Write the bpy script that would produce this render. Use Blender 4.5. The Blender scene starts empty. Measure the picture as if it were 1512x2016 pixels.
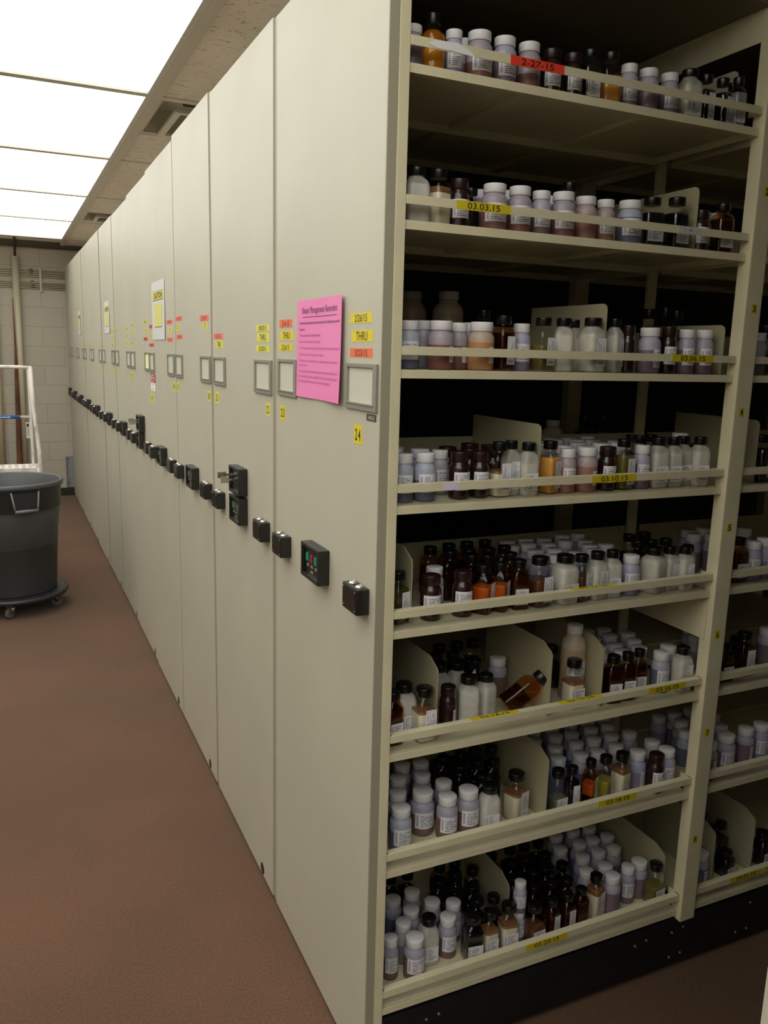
import bpy, bmesh, math, random
from mathutils import Vector, Matrix
random.seed(7)
scene = bpy.context.scene
COL = scene.collection
PI = math.pi

# ------------------------------------------------------------ camera, world, exposure
CAM = Vector((-0.5965, -1.3143, 1.4912))
yaw, pitch, roll = -0.43479, -0.19178, 0.02620
FWD = Vector((-math.sin(yaw)*math.cos(pitch), math.cos(yaw)*math.cos(pitch), math.sin(pitch)))
_r = Vector((math.cos(yaw), math.sin(yaw), 0.0)); _u = _r.cross(FWD)
RGT = _r*math.cos(roll) + _u*math.sin(roll); UPV = -_r*math.sin(roll) + _u*math.cos(roll)
cam = bpy.data.objects.new('camera', bpy.data.cameras.new('camera'))
COL.objects.link(cam)
cam.matrix_world = Matrix(((RGT.x, UPV.x, -FWD.x, CAM.x), (RGT.y, UPV.y, -FWD.y, CAM.y),
                           (RGT.z, UPV.z, -FWD.z, CAM.z), (0, 0, 0, 1)))
cam.data.sensor_fit = 'VERTICAL'; cam.data.sensor_height = 24.0
cam.data.lens = 1614.17/2016*24.0
cam.data.clip_start = 0.02
scene.camera = cam
scene.view_settings.view_transform = 'Standard'
scene.view_settings.look = 'None'
scene.view_settings.gamma = 1.0
scene.view_settings.use_curve_mapping = False
scene.view_settings.exposure = 0.0
LIGHT_STRENGTH = 2.9          # the ceiling diffusers
world = bpy.data.worlds.new('world'); scene.world = world
world.use_nodes = True
world.node_tree.nodes['Background'].inputs[0].default_value = (0.8, 0.85, 1, 1)
world.node_tree.nodes['Background'].inputs[1].default_value = 0.0
scene.cycles.max_bounces = 8
scene.cycles.diffuse_bounces = 4
scene.cycles.transparent_max_bounces = 12

# ------------------------------------------------------------ materials
def lin(c):
    return tuple(((x/255)/12.92 if x/255 <= 0.04045 else ((x/255+0.055)/1.055)**2.4) for x in c) + (1.0,)
MATS = {}
def mat(name, rgb, rough=0.5, metal=0.0, coat=0.0, spec=0.5):
    if name in MATS: return MATS[name]
    m = bpy.data.materials.new(name); m.use_nodes = True
    b = m.node_tree.nodes['Principled BSDF']
    b.inputs['Base Color'].default_value = lin(rgb); b.inputs['Roughness'].default_value = rough
    b.inputs['Metallic'].default_value = metal; b.inputs['Coat Weight'].default_value = coat
    b.inputs['Specular IOR Level'].default_value = spec
    MATS[name] = m
    return m
def nd(m, t, **kw):
    n = m.node_tree.nodes.new(t)
    for k, v in kw.items():
        if k in n.inputs: n.inputs[k].default_value = v
        else: setattr(n, k, v)
    return n
def noisy(name, rgb, rgb2, scale=8, rough=0.5, bump=0.0, bscale=200, detail=4, metal=0.0, stretch=(1, 1, 1), lo=0.35, hi=0.65):
    """two tones mixed by object-space noise, optional fine bump"""
    if name in MATS: return MATS[name]
    m = mat(name, rgb, rough, metal); L = m.node_tree.links; b = m.node_tree.nodes['Principled BSDF']
    tc = nd(m, 'ShaderNodeTexCoord'); mp = nd(m, 'ShaderNodeMapping'); mp.inputs['Scale'].default_value = stretch
    L.new(tc.outputs['Object'], mp.inputs['Vector'])
    n = nd(m, 'ShaderNodeTexNoise', Scale=scale, Detail=detail)
    L.new(mp.outputs[0], n.inputs['Vector'])
    r = nd(m, 'ShaderNodeValToRGB'); r.color_ramp.elements[0].position = lo; r.color_ramp.elements[1].position = hi
    r.color_ramp.elements[0].color = lin(rgb); r.color_ramp.elements[1].color = lin(rgb2)
    L.new(n.outputs['Fac'], r.inputs[0]); L.new(r.outputs[0], b.inputs['Base Color'])
    if bump:
        n2 = nd(m, 'ShaderNodeTexNoise', Scale=bscale, Detail=3)
        L.new(tc.outputs['Object'], n2.inputs['Vector'])
        bp = nd(m, 'ShaderNodeBump', Strength=bump, Distance=0.002)
        L.new(n2.outputs['Fac'], bp.inputs['Height']); L.new(bp.outputs[0], b.inputs['Normal'])
    return m

M_panel = noisy('cream_laminate', (172, 168, 151), (177, 173, 156), 3.0, 0.50, 0.05, 300)
M_trim = mat('olive_trim', (158, 152, 130), 0.5)
M_void = mat('bottles_and_shelf_shade', (44, 40, 36), 0.7)  # solid dark cases stand for bottle-filled shelves and the shade among them
M_steel = noisy('beige_shelf_enamel', (220, 212, 178), (212, 204, 170), 14, 0.42, 0.06, 260)
M_black = noisy('black_steel', (18, 18, 24), (26, 26, 33), 20, 0.45)
M_blackp = noisy('black_plastic', (26, 23, 21), (34, 30, 27), 12, 0.42, 0.05, 400)
M_blackface = mat('black_plate', (19, 17, 16), 0.3)
M_chrome = mat('steel_metal', (190, 186, 176), 0.28, 1.0)
M_greyframe = mat('grey_metal_frame', (138, 138, 126), 0.42, 0.25)
M_card = mat('card_insert', (186, 183, 168), 0.6)
M_green = mat('green_button', (22, 124, 92), 0.4); M_red = mat('red_button', (132, 34, 44), 0.4)
M_yel = mat('yellow_tape', (206, 188, 30), 0.5); M_yel2 = mat('pale_yellow_tape', (206, 200, 70), 0.5)
M_org = mat('orange_tape', (222, 104, 62), 0.5); M_redt = mat('red_tape', (232, 66, 40), 0.5)
M_salmon = mat('salmon_tape', (220, 112, 96), 0.5); M_crim = mat('crimson_tape', (206, 62, 62), 0.5)
M_ink = mat('black_ink', (26, 24, 20), 0.6); M_ink2 = mat('faded_ink', (96, 52, 84), 0.7); M_oliveink = mat('olive_ink', (92, 84, 20), 0.7)
M_pink = noisy('pink_paper', (222, 124, 176), (218, 118, 170), 5, 0.6)
M_white = mat('white_paper', (232, 230, 226), 0.6)
M_tag = mat('dark_tag', (62, 60, 48), 0.5)
M_carpet = None

def carpet():
    m = noisy('carpet_pile', (101, 74, 57), (90, 69, 52), 1.8, 0.95, 0.0, detail=6)
    L = m.node_tree.links; b = m.node_tree.nodes['Principled BSDF']
    tc = m.node_tree.nodes['Texture Coordinate']; r = m.node_tree.nodes['Color Ramp']
    n2 = nd(m, 'ShaderNodeTexNoise', Scale=170.0, Detail=3); L.new(tc.outputs['Object'], n2.inputs['Vector'])
    mx = nd(m, 'ShaderNodeMixRGB', blend_type='MULTIPLY'); mx.inputs[0].default_value = 1.0
    r2 = nd(m, 'ShaderNodeValToRGB'); r2.color_ramp.elements[0].position = 0.3; r2.color_ramp.elements[1].position = 0.7
    r2.color_ramp.elements[0].color = (0.72, 0.70, 0.68, 1); r2.color_ramp.elements[1].color = (1.12, 1.1, 1.1, 1)
    L.new(n2.outputs['Fac'], r2.inputs[0]); L.new(r.outputs[0], mx.inputs[1]); L.new(r2.outputs[0], mx.inputs[2])
    L.new(mx.outputs[0], b.inputs['Base Color'])
    bp = nd(m, 'ShaderNodeBump', Strength=0.5, Distance=0.004); L.new(n2.outputs['Fac'], bp.inputs['Height'])
    L.new(bp.outputs[0], b.inputs['Normal']); b.inputs['Specular IOR Level'].default_value = 0.1
    b.inputs['Sheen Weight'].default_value = 0.12; b.inputs['Sheen Roughness'].default_value = 0.5
    return m
M_carpet = carpet()

def ceiling_tile():
    m = noisy('fissured_ceiling_tile', (240, 230, 214), (232, 221, 204), 3.0, 0.9)
    L = m.node_tree.links; b = m.node_tree.nodes['Principled BSDF']
    tc = m.node_tree.nodes['Texture Coordinate']; r = m.node_tree.nodes['Color Ramp']
    mp = nd(m, 'ShaderNodeMapping'); mp.inputs['Scale'].default_value = (22, 60, 22); L.new(tc.outputs['Object'], mp.inputs['Vector'])
    n2 = nd(m, 'ShaderNodeTexNoise', Scale=1.6, Detail=3); L.new(mp.outputs[0], n2.inputs['Vector'])
    r2 = nd(m, 'ShaderNodeValToRGB'); r2.color_ramp.elements[0].position = 0.34; r2.color_ramp.elements[1].position = 0.39
    r2.color_ramp.elements[0].color = (0.6, 0.57, 0.52, 1); r2.color_ramp.elements[1].color = (1, 1, 1, 1)
    mx = nd(m, 'ShaderNodeMixRGB', blend_type='MULTIPLY'); mx.inputs[0].default_value = 1.0
    L.new(n2.outputs['Fac'], r2.inputs[0]); L.new(r.outputs[0], mx.inputs[1]); L.new(r2.outputs[0], mx.inputs[2])
    L.new(mx.outputs[0], b.inputs['Base Color'])
    return m
M_tile = ceiling_tile()

def block_wall():
    m = mat('painted_block_wall', (176, 166, 148), 0.6)
    L = m.node_tree.links; b = m.node_tree.nodes['Principled BSDF']
    tc = nd(m, 'ShaderNodeTexCoord'); sp = nd(m, 'ShaderNodeSeparateXYZ'); cb = nd(m, 'ShaderNodeCombineXYZ')
    L.new(tc.outputs['Object'], sp.inputs[0])
    a1 = nd(m, 'ShaderNodeMath', operation='ADD'); a1.inputs[1].default_value = 0.032 + 3.7
    a2 = nd(m, 'ShaderNodeMath', operation='ADD'); a2.inputs[1].default_value = 0.015
    L.new(sp.outputs[0], a1.inputs[0]); L.new(sp.outputs[2], a2.inputs[0])
    L.new(a1.outputs[0], cb.inputs[0]); L.new(a2.outputs[0], cb.inputs[1])
    br = nd(m, 'ShaderNodeTexBrick', offset=0.5, offset_frequency=2)
    br.inputs['Scale'].default_value = 1.0; br.inputs['Brick Width'].default_value = 0.37; br.inputs['Row Height'].default_value = 0.185
    br.inputs['Mortar Size'].default_value = 0.005; br.inputs['Mortar Smooth'].default_value = 0.35
    br.inputs['Color1'].default_value = lin((172, 164, 148)); br.inputs['Color2'].default_value = lin((168, 160, 144)); br.inputs['Mortar'].default_value = lin((159, 150, 134))
    L.new(cb.outputs[0], br.inputs['Vector']); L.new(br.outputs['Color'], b.inputs['Base Color'])
    inv = nd(m, 'ShaderNodeMath', operation='SUBTRACT'); inv.inputs[0].default_value = 1.0; L.new(br.outputs['Fac'], inv.inputs[1])
    n2 = nd(m, 'ShaderNodeTexNoise', Scale=60.0, Detail=4); L.new(tc.outputs['Object'], n2.inputs['Vector'])
    ad = nd(m, 'ShaderNodeMath', operation='MULTIPLY_ADD'); ad.inputs[1].default_value = 0.25
    L.new(n2.outputs['Fac'], ad.inputs[0]); L.new(inv.outputs[0], ad.inputs[2])
    bp = nd(m, 'ShaderNodeBump', Strength=0.35, Distance=0.005); L.new(ad.outputs[0], bp.inputs['Height']); L.new(bp.outputs[0], b.inputs['Normal'])
    return m
M_block = block_wall()

def diffuser_mat():
    m = bpy.data.materials.new('lit_diffuser'); m.use_nodes = True
    nt = m.node_tree; nt.nodes.clear()
    e = nt.nodes.new('ShaderNodeEmission'); o = nt.nodes.new('ShaderNodeOutputMaterial')
    e.inputs[0].default_value = (1.0, 0.985, 0.915, 1); e.inputs[1].default_value = LIGHT_STRENGTH
    nt.links.new(e.outputs[0], o.inputs[0])
    return m
M_diff = diffuser_mat()

# ------------------------------------------------------------ mesh helpers
class MB:
    def __init__(s): s.bm = bmesh.new()
    def face(s, pts, mi=0, smooth=False):
        vs = [s.bm.verts.new(p) for p in pts]
        f = s.bm.faces.new(vs); f.material_index = mi; f.smooth = smooth
        return s
    def box(s, x0, x1, y0, y1, z0, z1, mi=0, bev=0.0):
        r = bmesh.ops.create_cube(s.bm, size=1.0); vs = r['verts']
        for v in vs:
            v.co = Vector(((x0+x1)/2 + v.co.x*(x1-x0), (y0+y1)/2 + v.co.y*(y1-y0), (z0+z1)/2 + v.co.z*(z1-z0)))
        fs = set(f for v in vs for f in v.link_faces)
        for f in fs: f.material_index = mi
        if bev > 0:
            es = list(set(e for v in vs for e in v.link_edges))
            g = bmesh.ops.bevel(s.bm, geom=es, offset=bev, segments=2, affect='EDGES', profile=0.7)
            for f in g['faces']: f.material_index = mi; f.smooth = True
        return s
    def tube(s, pts, r, n=10, mi=0, cap=True):
        pts = [Vector(p) for p in pts]; rs = r if isinstance(r, (list, tuple)) else [r]*len(pts)
        rings = []; ref = None
        for i, p in enumerate(pts):
            d = (pts[min(i+1, len(pts)-1)] - pts[max(i-1, 0)]).normalized()
            if ref is None: ref = Vector((0, 0, 1)) if abs(d.z) < 0.9 else Vector((1, 0, 0))
            a = d.cross(ref).normalized(); b = d.cross(a).normalized(); ref = a.cross(d)
            rings.append([s.bm.verts.new(p + (a*math.cos(2*PI*k/n) + b*math.sin(2*PI*k/n))*rs[i]) for k in range(n)])
        for A, B in zip(rings, rings[1:]):
            for k in range(n):
                f = s.bm.faces.new((A[k], A[(k+1) % n], B[(k+1) % n], B[k])); f.smooth = True; f.material_index = mi
        if cap:
            for R in (rings[0][::-1], rings[-1]):
                f = s.bm.faces.new(R); f.material_index = mi
        return s
    def lathe(s, prof, c=(0, 0, 0), n=24, mi=0, square=None, mis=None):
        """prof: (r, z) list. square: list of squareness 0..1 for each ring"""
        rings = []
        for i, (r, z) in enumerate(prof):
            q = 0 if square is None else square[i]; ring = []
            for k in range(n):
                a = 2*PI*(k+0.5)/n; ca, sa = math.cos(a), math.sin(a)
                e = 1.0
                if q > 0:   # super-ellipse for square bottles
                    p = 2 + q*5
                    e = (abs(ca)**p + abs(sa)**p)**(-1/p)
                ring.append(s.bm.verts.new((c[0]+r*e*ca, c[1]+r*e*sa, c[2]+z)))
            rings.append(ring)
        for i, (A, B) in enumerate(zip(rings, rings[1:])):
            for k in range(n):
                f = s.bm.faces.new((A[k], A[(k+1) % n], B[(k+1) % n], B[k])); f.smooth = True
                f.material_index = mis[i] if mis else mi
        if prof[0][0] > 1e-6: s.bm.faces.new(rings[0][::-1]).material_index = mis[0] if mis else mi
        if prof[-1][0] > 1e-6: s.bm.faces.new(rings[-1]).material_index = mis[-1] if mis else mi
        return s
    def cyl(s, p0, p1, r, n=14, mi=0): return s.tube([p0, p1], r, n, mi)
    def mesh(s, name, mats, off=(0, 0, 0)):
        bmesh.ops.translate(s.bm, verts=s.bm.verts, vec=-Vector(off))
        me = bpy.data.meshes.new(name); s.bm.to_mesh(me); s.bm.free()
        for m in (mats if isinstance(mats, (list, tuple)) else [mats]): me.materials.append(m)
        return me
    def sharp(s):
        for e in s.bm.edges:
            if len(e.link_faces) == 2 and e.calc_face_angle(0) > 0.6: e.smooth = False
        return s
ORG = {}
def link(o, parent=None):
    COL.objects.link(o)
    if parent is not None: o.parent = parent
    return o
def thing(name, label, cat, loc=(0, 0, 0), group=None):
    o = bpy.data.objects.new(name, None); link(o); o.location = loc; o.empty_display_size = 0.05
    o['label'] = label; o['category'] = cat; ORG[o] = Vector(loc)
    if group: o['group'] = group
    return o
def part(name, mb, mats, parent, label=None):
    """one mesh in world coordinates, stored relative to its thing's base"""
    off = ORG[parent]
    o = bpy.data.objects.new(name, mb.sharp().mesh(name, mats, off)); link(o, parent); ORG[o] = off
    if label: o['label'] = label
    return o
def solo(name, mb, mats, label, cat, loc, group=None):
    o = bpy.data.objects.new(name, mb.sharp().mesh(name, mats, loc)); link(o); o.location = loc; ORG[o] = Vector(loc)
    o['label'] = label; o['category'] = cat
    if group: o['group'] = group
    return o
def struct(name, mb, mats, loc=(0, 0, 0)):
    o = bpy.data.objects.new(name, mb.sharp().mesh(name, mats, loc)); link(o); o.location = loc; o['kind'] = 'structure'; ORG[o] = Vector(loc)
    return o

_txt = {}
def text_geo(body, bold=False, align='CENTER', spacing=1.0):
    k = (body, bold, align, spacing)
    if k in _txt: return _txt[k]
    cu = bpy.data.curves.new('t', 'FONT'); cu.body = body; cu.align_x = align; cu.resolution_u = 3; cu.space_character = spacing
    if bold: cu.offset = 0.006 if bold == 'semi' else 0.018
    ob = bpy.data.objects.new('t', cu); COL.objects.link(ob); bpy.context.view_layer.update()
    me = bpy.data.meshes.new_from_object(ob.evaluated_get(bpy.context.evaluated_depsgraph_get()))
    vs = [v.co.copy() for v in me.vertices]; fs = [tuple(p.vertices) for p in me.polygons]
    bpy.data.objects.remove(ob); bpy.data.curves.remove(cu); bpy.data.meshes.remove(me)
    _txt[k] = (vs, fs); return _txt[k]
XF = ((0, -1, 0), (0, 0, 1))     # faces -X: reads along -Y
YF = ((1, 0, 0), (0, 0, 1))      # faces -Y
ZF = ((1, 0, 0), (0, 1, 0))      # faces up
def put_text(mb, c, fr, body, w, h, mi, bold=False, lift=0.0006, warp=None, fill=True, align='CENTER', spacing=1.0):
    vs, fs = text_geo(body, bold, align, spacing)
    if not vs: return
    u, v = Vector(fr[0]), Vector(fr[1]); n = u.cross(v); c = Vector(c)
    x0, x1 = min(p.x for p in vs), max(p.x for p in vs); y0, y1 = min(p.y for p in vs), max(p.y for p in vs)
    new = []
    for p in vs:
        a = ((p.x-x0)/(x1-x0)-0.5)*w; b = ((p.y-y0)/(y1-y0)-0.5)*h
        q = c + u*a + v*b + n*lift
        if warp: q = warp(q) + n*lift
        new.append(mb.bm.verts.new(q))
    for f in fs:
        try: mb.bm.faces.new([new[i] for i in f]).material_index = mi
        except ValueError: pass
def sticker(name, parent, c, fr, w, h, bg, text=None, ink=None, fill=(0.8, 0.6), bold=False, label=None, tilt=0.0, t=0.0004):
    mb = MB(); u, v = Vector(fr[0]), Vector(fr[1]); n = u.cross(v); c = Vector(c)
    if tilt: u, v = u*math.cos(tilt)+v*math.sin(tilt), v*math.cos(tilt)-u*math.sin(tilt)
    P = [c-u*w/2-v*h/2, c+u*w/2-v*h/2, c+u*w/2+v*h/2, c-u*w/2+v*h/2]
    mb.face([p+n*t for p in P])
    for i in range(4): a, b = P[i], P[(i+1) % 4]; mb.face([a, b, b+n*t, a+n*t])
    if text: put_text(mb, c, (u, v), text, w*fill[0], h*fill[1], 1, bold, lift=t+0.0003)
    return part(name, mb, [bg, ink or M_ink], parent, label)

# ------------------------------------------------------------ the room
WY = 7.40
struct('floor', MB().box(-2.6, 3.4, -4.6, WY, -0.05, 0.0), M_carpet)
struct('wall_back', MB().box(-2.6, 3.4, WY, WY+0.12, 0, 2.75), M_block)
struct('wall_left', MB().box(-2.72, -2.6, -4.6, WY, 0, 2.75), M_block)
struct('wall_right', MB().box(3.4, 3.52, -4.6, WY, 0, 2.75), M_block)
struct('wall_front', MB().box(-2.6, 3.4, -4.72, -4.6, 0, 2.75), M_block)
struct('baseboard_back', MB().box(-2.6, 0.3, WY-0.012, WY, 0.0, 0.079), mat('dark_vinyl_base', (34, 30, 26), 0.5))
LX0, LX1 = -1.24, -0.036          # luminous panels
YB = [2.01+1.18*k for k in range(-5, 5)]
M_grid = mat('ceiling_grid_paint', (210, 201, 182), 0.5)
cm = MB()
ZC = 2.40
holes = [(2.05, 2.58), (5.02, 5.42)]
def tile(x0, x1, y0, y1): cm.box(x0, x1, y0, y1, ZC, ZC+0.018)
ys = [-4.6]
for a, b in holes: ys += [a, b]
ys.append(6.76)
for i in range(0, len(ys), 2): tile(-0.005, 0.60, ys[i], ys[i+1])
tile(0.60, 3.4, -4.6, 6.76)
tile(-2.6, LX1+0.0, -4.6, YB[0]-0.02)
tile(-2.6, 2*LX0-LX1-0.055, YB[0]-0.02, 6.76)
tile(0.0, 3.4, 6.80, 7.20)
cm.box(-2.6, 3.4, -4.6, WY, 2.70, 2.75)
struct('ceiling', cm, M_tile)
rc = MB(); rc.box(-2.6, -0.036, 6.77, 7.10, ZC+0.035, ZC+0.05)
struct('trim_1', rc, mat('recessed_dark_tile', (120, 112, 98), 0.8))
g = MB()                           # T-bars beside the lights and across the tile strip
g.box(LX1, LX1+0.036, -4.6, 7.22, ZC-0.006, ZC+0.02, bev=0.002)
g.box(LX0-0.03, LX0, -4.6, 6.76, ZC-0.006, ZC+0.02)
for y in [YB[k] for k in range(len(YB))] + [2.60, 5.0, 5.44, 6.78]:
    g.box(0.0, 0.62, y-0.008, y+0.008, ZC-0.004, ZC+0.01)
struct('trim_2', g, M_grid)
wt = MB(); wt.box(-2.6, 3.4, WY-0.03, WY, ZC-0.02, ZC+0.04)
struct('trim_3', wt, mat('dark_gap_strip', (58, 50, 40), 0.7))  # strip coloured dark to read as the shadowed gap along the wall

M_lframe = mat('light_frame', (206, 202, 190), 0.45)
n_l = len(YB)-1
LW = LX1-LX0
for col_ in range(2):  # second column is added out of view to brighten the open shelves
    xa, xb = (LX0, LX1) if col_ == 0 else (LX0-0.03-LW, LX0-0.03)
    for k in range(n_l):
        y0, y1 = YB[k], YB[k+1]; cx, cy = (xa+xb)/2, (y0+y1)/2
        far = n_l-1-k
        lab = {0: 'glowing white ceiling light panel farthest away, next to the back wall', 1: 'glowing white ceiling light panel, second from the back wall',
               2: 'glowing white ceiling light panel, third from the back wall', 3: 'glowing white ceiling light panel, fourth from the back wall',
               4: 'largest glowing white ceiling light panel filling the top left corner'}.get(far, 'glowing white ceiling light panel overhead, outside the picture')
        if col_: lab = 'glowing white ceiling light panel added out of view on the left, second line'
        t = thing('ceiling_light', lab, 'light', (cx, cy, ZC), 'light panels in a row along the ceiling' if col_ == 0 else 'second line of light panels added out of view')
        f = MB(); e = 0.021
        f.box(xa, xb, y0, y0+e, ZC-0.004, ZC+0.03); f.box(xa, xb, y1-e, y1, ZC-0.004, ZC+0.03)
        f.box(xa, xa+e, y0+e, y1-e, ZC-0.004, ZC+0.03); f.box(xb-e, xb, y0+e, y1-e, ZC-0.004, ZC+0.03)
        part('frame', f, M_lframe, t)
        part('diffuser', MB().box(xa+e, xb-e, y0+e, y1-e, ZC+0.004, ZC+0.010), M_diff, t, 'glowing white diffuser')

M_duct = mat('painted_sheet_metal', (206, 198, 178), 0.5); M_duct2 = mat('inner_dark_metal', (40, 36, 30), 0.7); M_fr = mat('pale_diffuser_frame', (222, 216, 200), 0.45)
for i, (a, b) in enumerate(holes):
    t = thing('air_vent', ['recessed ceiling air vent above the cabinets with a hanging pale frame and dark duct', 'smaller looking recessed ceiling air vent above the cabinets nearer the back wall'][i], 'air vent', (0.3, (a+b)/2, ZC))
    m = MB()
    m.box(0.0, 0.012, a, b, ZC, ZC+0.10); m.box(0.588, 0.60, a, b, ZC, ZC+0.10)
    m.box(0.012, 0.588, a, a+0.012, ZC, ZC+0.10); m.box(0.012, 0.588, b-0.012, b, ZC, ZC+0.10); m.box(0.0, 0.6, a, b, ZC+0.10, ZC+0.11)
    part('housing', m, M_duct, t)
    w = 0.026; x0, x1, y0, y1 = 0.072, 0.56, a+0.10, b-0.02; f = MB(); zz = ZC-0.012
    f.box(x0, x0+w, y0, y1, zz, zz+0.012); f.box(x1-w, x1, y0, y1, zz, zz+0.012)
    f.box(x0+w, x1-w, y0, y0+w, zz, zz+0.012); f.box(x0+w, x1-w, y1-w, y1, zz, zz+0.012)
    part('frame', f, M_fr, t)
    c_ = MB(); c_.cyl((0.095, a+0.045, ZC+0.03), (0.40, a+0.045, ZC+0.03), 0.030, 18)
    part('duct_collar', c_, M_duct2, t, 'dark round duct collar')

# far wall: pipes, conduits, steel plate
M_pipe = mat('painted_pipe', (182, 172, 148), 0.45); M_pipe2 = mat('cream_pipe', (188, 174, 140), 0.5)
t = thing('wall_pipe', 'thick painted vertical pipe on the block wall with a thin dark rod at its top', 'pipe', (-0.44, WY-0.05, 0.0))
part('pipe', MB().tube([(-0.447, WY-0.045, 0.0), (-0.430, WY-0.045, 2.285)], 0.033, 20), M_pipe, t)
part('rod', MB().cyl((-0.428, WY-0.045, 2.28), (-0.425, WY-0.045, 2.46), 0.011), mat('dark_rod', (46, 38, 30), 0.7), t, 'thin dark rod')
solo('wall_pipe', MB().tube([(-0.640, WY-0.04, 0.0), (-0.624, WY-0.04, 2.6)], 0.026, 18), M_pipe2,
     'cream vertical pipe on the block wall at the left picture edge', 'pipe', (-0.63, WY-0.04, 0))
zs = [2.172, 2.152, 2.132, 2.112, 2.060, 2.042, 2.024, 2.006]
nm = ['topmost of all', 'second from the top', 'third from the top', 'fourth from the top', 'topmost of the lower four', 'second of the lower four', 'third of the lower four', 'lowest of all']
for z, n_ in zip(zs, nm):
    solo('conduit', MB().cyl((-2.5, WY-0.012, z+0.008), (0.28, WY-0.012, z-0.002), 0.0065, 8), M_pipe,
         'thin painted horizontal conduit high on the block wall, ' + n_, 'conduit', (-1, WY-0.012, z), 'thin conduits running along the back wall')
sb = MB(); sb.box(-0.226, -0.208, WY-0.028, WY-0.019, 1.975, 2.200); solo('conduit_strap', sb, M_pipe, 'vertical painted strut clamping the thin conduits to the wall', 'strut', (-0.217, WY-0.02, 1.975))
for x, z, w_ in ((-0.295, 2.186, 0.03), (-0.295, 2.168, 0.038), (-0.295, 2.148, 0.026), (-0.292, 2.076, 0.032), (-0.287, 2.040, 0.024), (-0.283, 2.021, 0.036)):
    solo('conduit_marker', MB().box(x-w_/2, x+w_/2, WY-0.024, WY-0.0185, z-0.010, z-0.002), M_ink, 'small black marker band on a thin conduit beside the thick pipe', 'marker', (x, WY-0.02, z), 'black bands on the conduits')
solo('conduit_marker', MB().box(-0.312, -0.276, WY-0.024, WY-0.0185, 2.056, 2.062), M_yel2, 'small yellow marker band on a thin conduit beside the thick pipe', 'marker', (-0.29, WY-0.02, 2.058))
bp = MB(); bp.box(-0.072, 0.012, WY-0.008, WY, 0.085, 0.397, bev=0.001); bp.box(-0.072, -0.066, WY-0.03, WY-0.008, 0.085, 0.397)
t = thing('steel_guard_plate', 'blue-grey painted steel plate low on the back wall by the last cabinet', 'plate', (-0.03, WY, 0.085))
part('plate', bp, noisy('chipped_blue_grey_paint', (120, 120, 128), (138, 136, 138), 18, 0.5), t)
for z in (0.37, 0.13): part('bolt', MB().cyl((-0.045, WY-0.012, z), (-0.045, WY-0.008, z), 0.007), mat('rusty_bolt', (70, 50, 40), 0.7), t)
M_rust = noisy('rusty_brown_wood', (112, 62, 30), (58, 40, 28), 9, 0.75, 0.3, 120, stretch=(1, 1, 0.4))
solo('brown_pole', MB().tube([(-0.500, WY-0.12, 0.0), (-0.492, WY-0.11, 0.34), (-0.484, WY-0.10, 0.75), (-0.476, WY-0.095, 1.2), (-0.470, WY-0.09, 1.44), (-0.469, WY-0.09, 1.9)], [0.026, 0.025, 0.022, 0.015, 0.009, 0.003], 12), M_rust,
     'rusty brown pole standing against the thick wall pipe', 'pole', (-0.5, WY-0.12, 0))

# ------------------------------------------------------------ rolling step ladder behind the bin
M_lad = noisy('worn_white_paint', (214, 208, 200), (150, 142, 130), 11, 0.5, 0.2, 90, lo=0.50, hi=0.72)
LY = 4.55
t = thing('rolling_step_ladder', 'worn white metal step ladder with handrails behind the grey bin', 'ladder', (-0.75, LY, 0))
part('handrail', MB().tube([(-1.10, LY, 1.34), (-0.50, LY, 1.34), (-0.445, LY, 1.338)], 0.011, 12), M_lad, t)
part('upright', MB().tube([(-0.432, LY, 1.347), (-0.426, LY-0.02, 1.10), (-0.405, LY-0.09, 0.80), (-0.40, LY-0.10, 0.0)], 0.013, 12), M_lad, t)
part('upright', MB().box(-0.452, -0.436, LY-0.004, LY+0.004, 0.0, 1.34, bev=0.001), M_lad, t)
part('upright', MB().tube([(-1.10, LY, 1.34), (-1.10, LY, 0)], 0.012, 12), M_lad, t)
r_ = part('mid_rail', MB().tube([(-1.10, LY, 1.022), (-0.450, LY, 1.018)], 0.009, 12), M_lad, t)
part('grip_wrap', MB().tube([(-1.05, LY, 1.0218), (-0.507, LY, 1.0185)], 0.0115, 12), mat('blue_wrap', (38, 92, 160), 0.45), r_, 'blue wrap with white lettering')
gl = MB(); put_text(gl, (-0.595, LY-0.0120, 1.0195), YF, 'Louisville', 0.062, 0.010, 0, True, lift=0.0002); part('lettering', gl, M_white, r_, 'white lettering')
for z, y0 in ((0.695, LY-0.10), (0.46, LY-0.27), (0.23, LY-0.44)):
    tr = MB(); tr.box(-1.10, -0.40, y0, y0+0.012, z-0.03, z); tr.box(-1.10, -0.40, y0+0.20, y0+0.212, z-0.03, z)
    nx, ny = 17, 5; xs = [-1.10+0.70*i/nx for i in range(nx+1)]; yy = [y0+0.012+0.188*j/ny for j in range(ny+1)]
    for x in xs: tr.box(x-0.009, x+0.009, y0+0.012, y0+0.20, z-0.004, z)
    for y in yy: tr.box(-1.10, -0.40, y-0.008, y+0.008, z-0.0045, z-0.0005)
    part('tread', tr, M_lad, t)
for y in (LY-0.44, ):
    for x in (-1.10, -0.415): part('leg', MB().tube([(x, LY-0.44, 0.0), (x, LY-0.10, 0.69)], 0.011, 10), M_lad, t)
tg = MB(); tg.box(-0.476, -0.452, LY-0.002, LY-0.0005, 0.88, 0.985, 0)
tg.box(-0.471, -0.458, LY-0.0032, LY-0.002, 0.955, 0.975, 1)
for i in range(4): tg.box(-0.470, -0.460+0.002*(i % 2), LY-0.0032, LY-0.002, 0.942-0.014*i, 0.945-0.014*i, 1)
part('warning_tag', tg, [mat('tag_white', (196, 190, 178), 0.6), M_ink], t, 'pale tag with a dark symbol')

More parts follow.
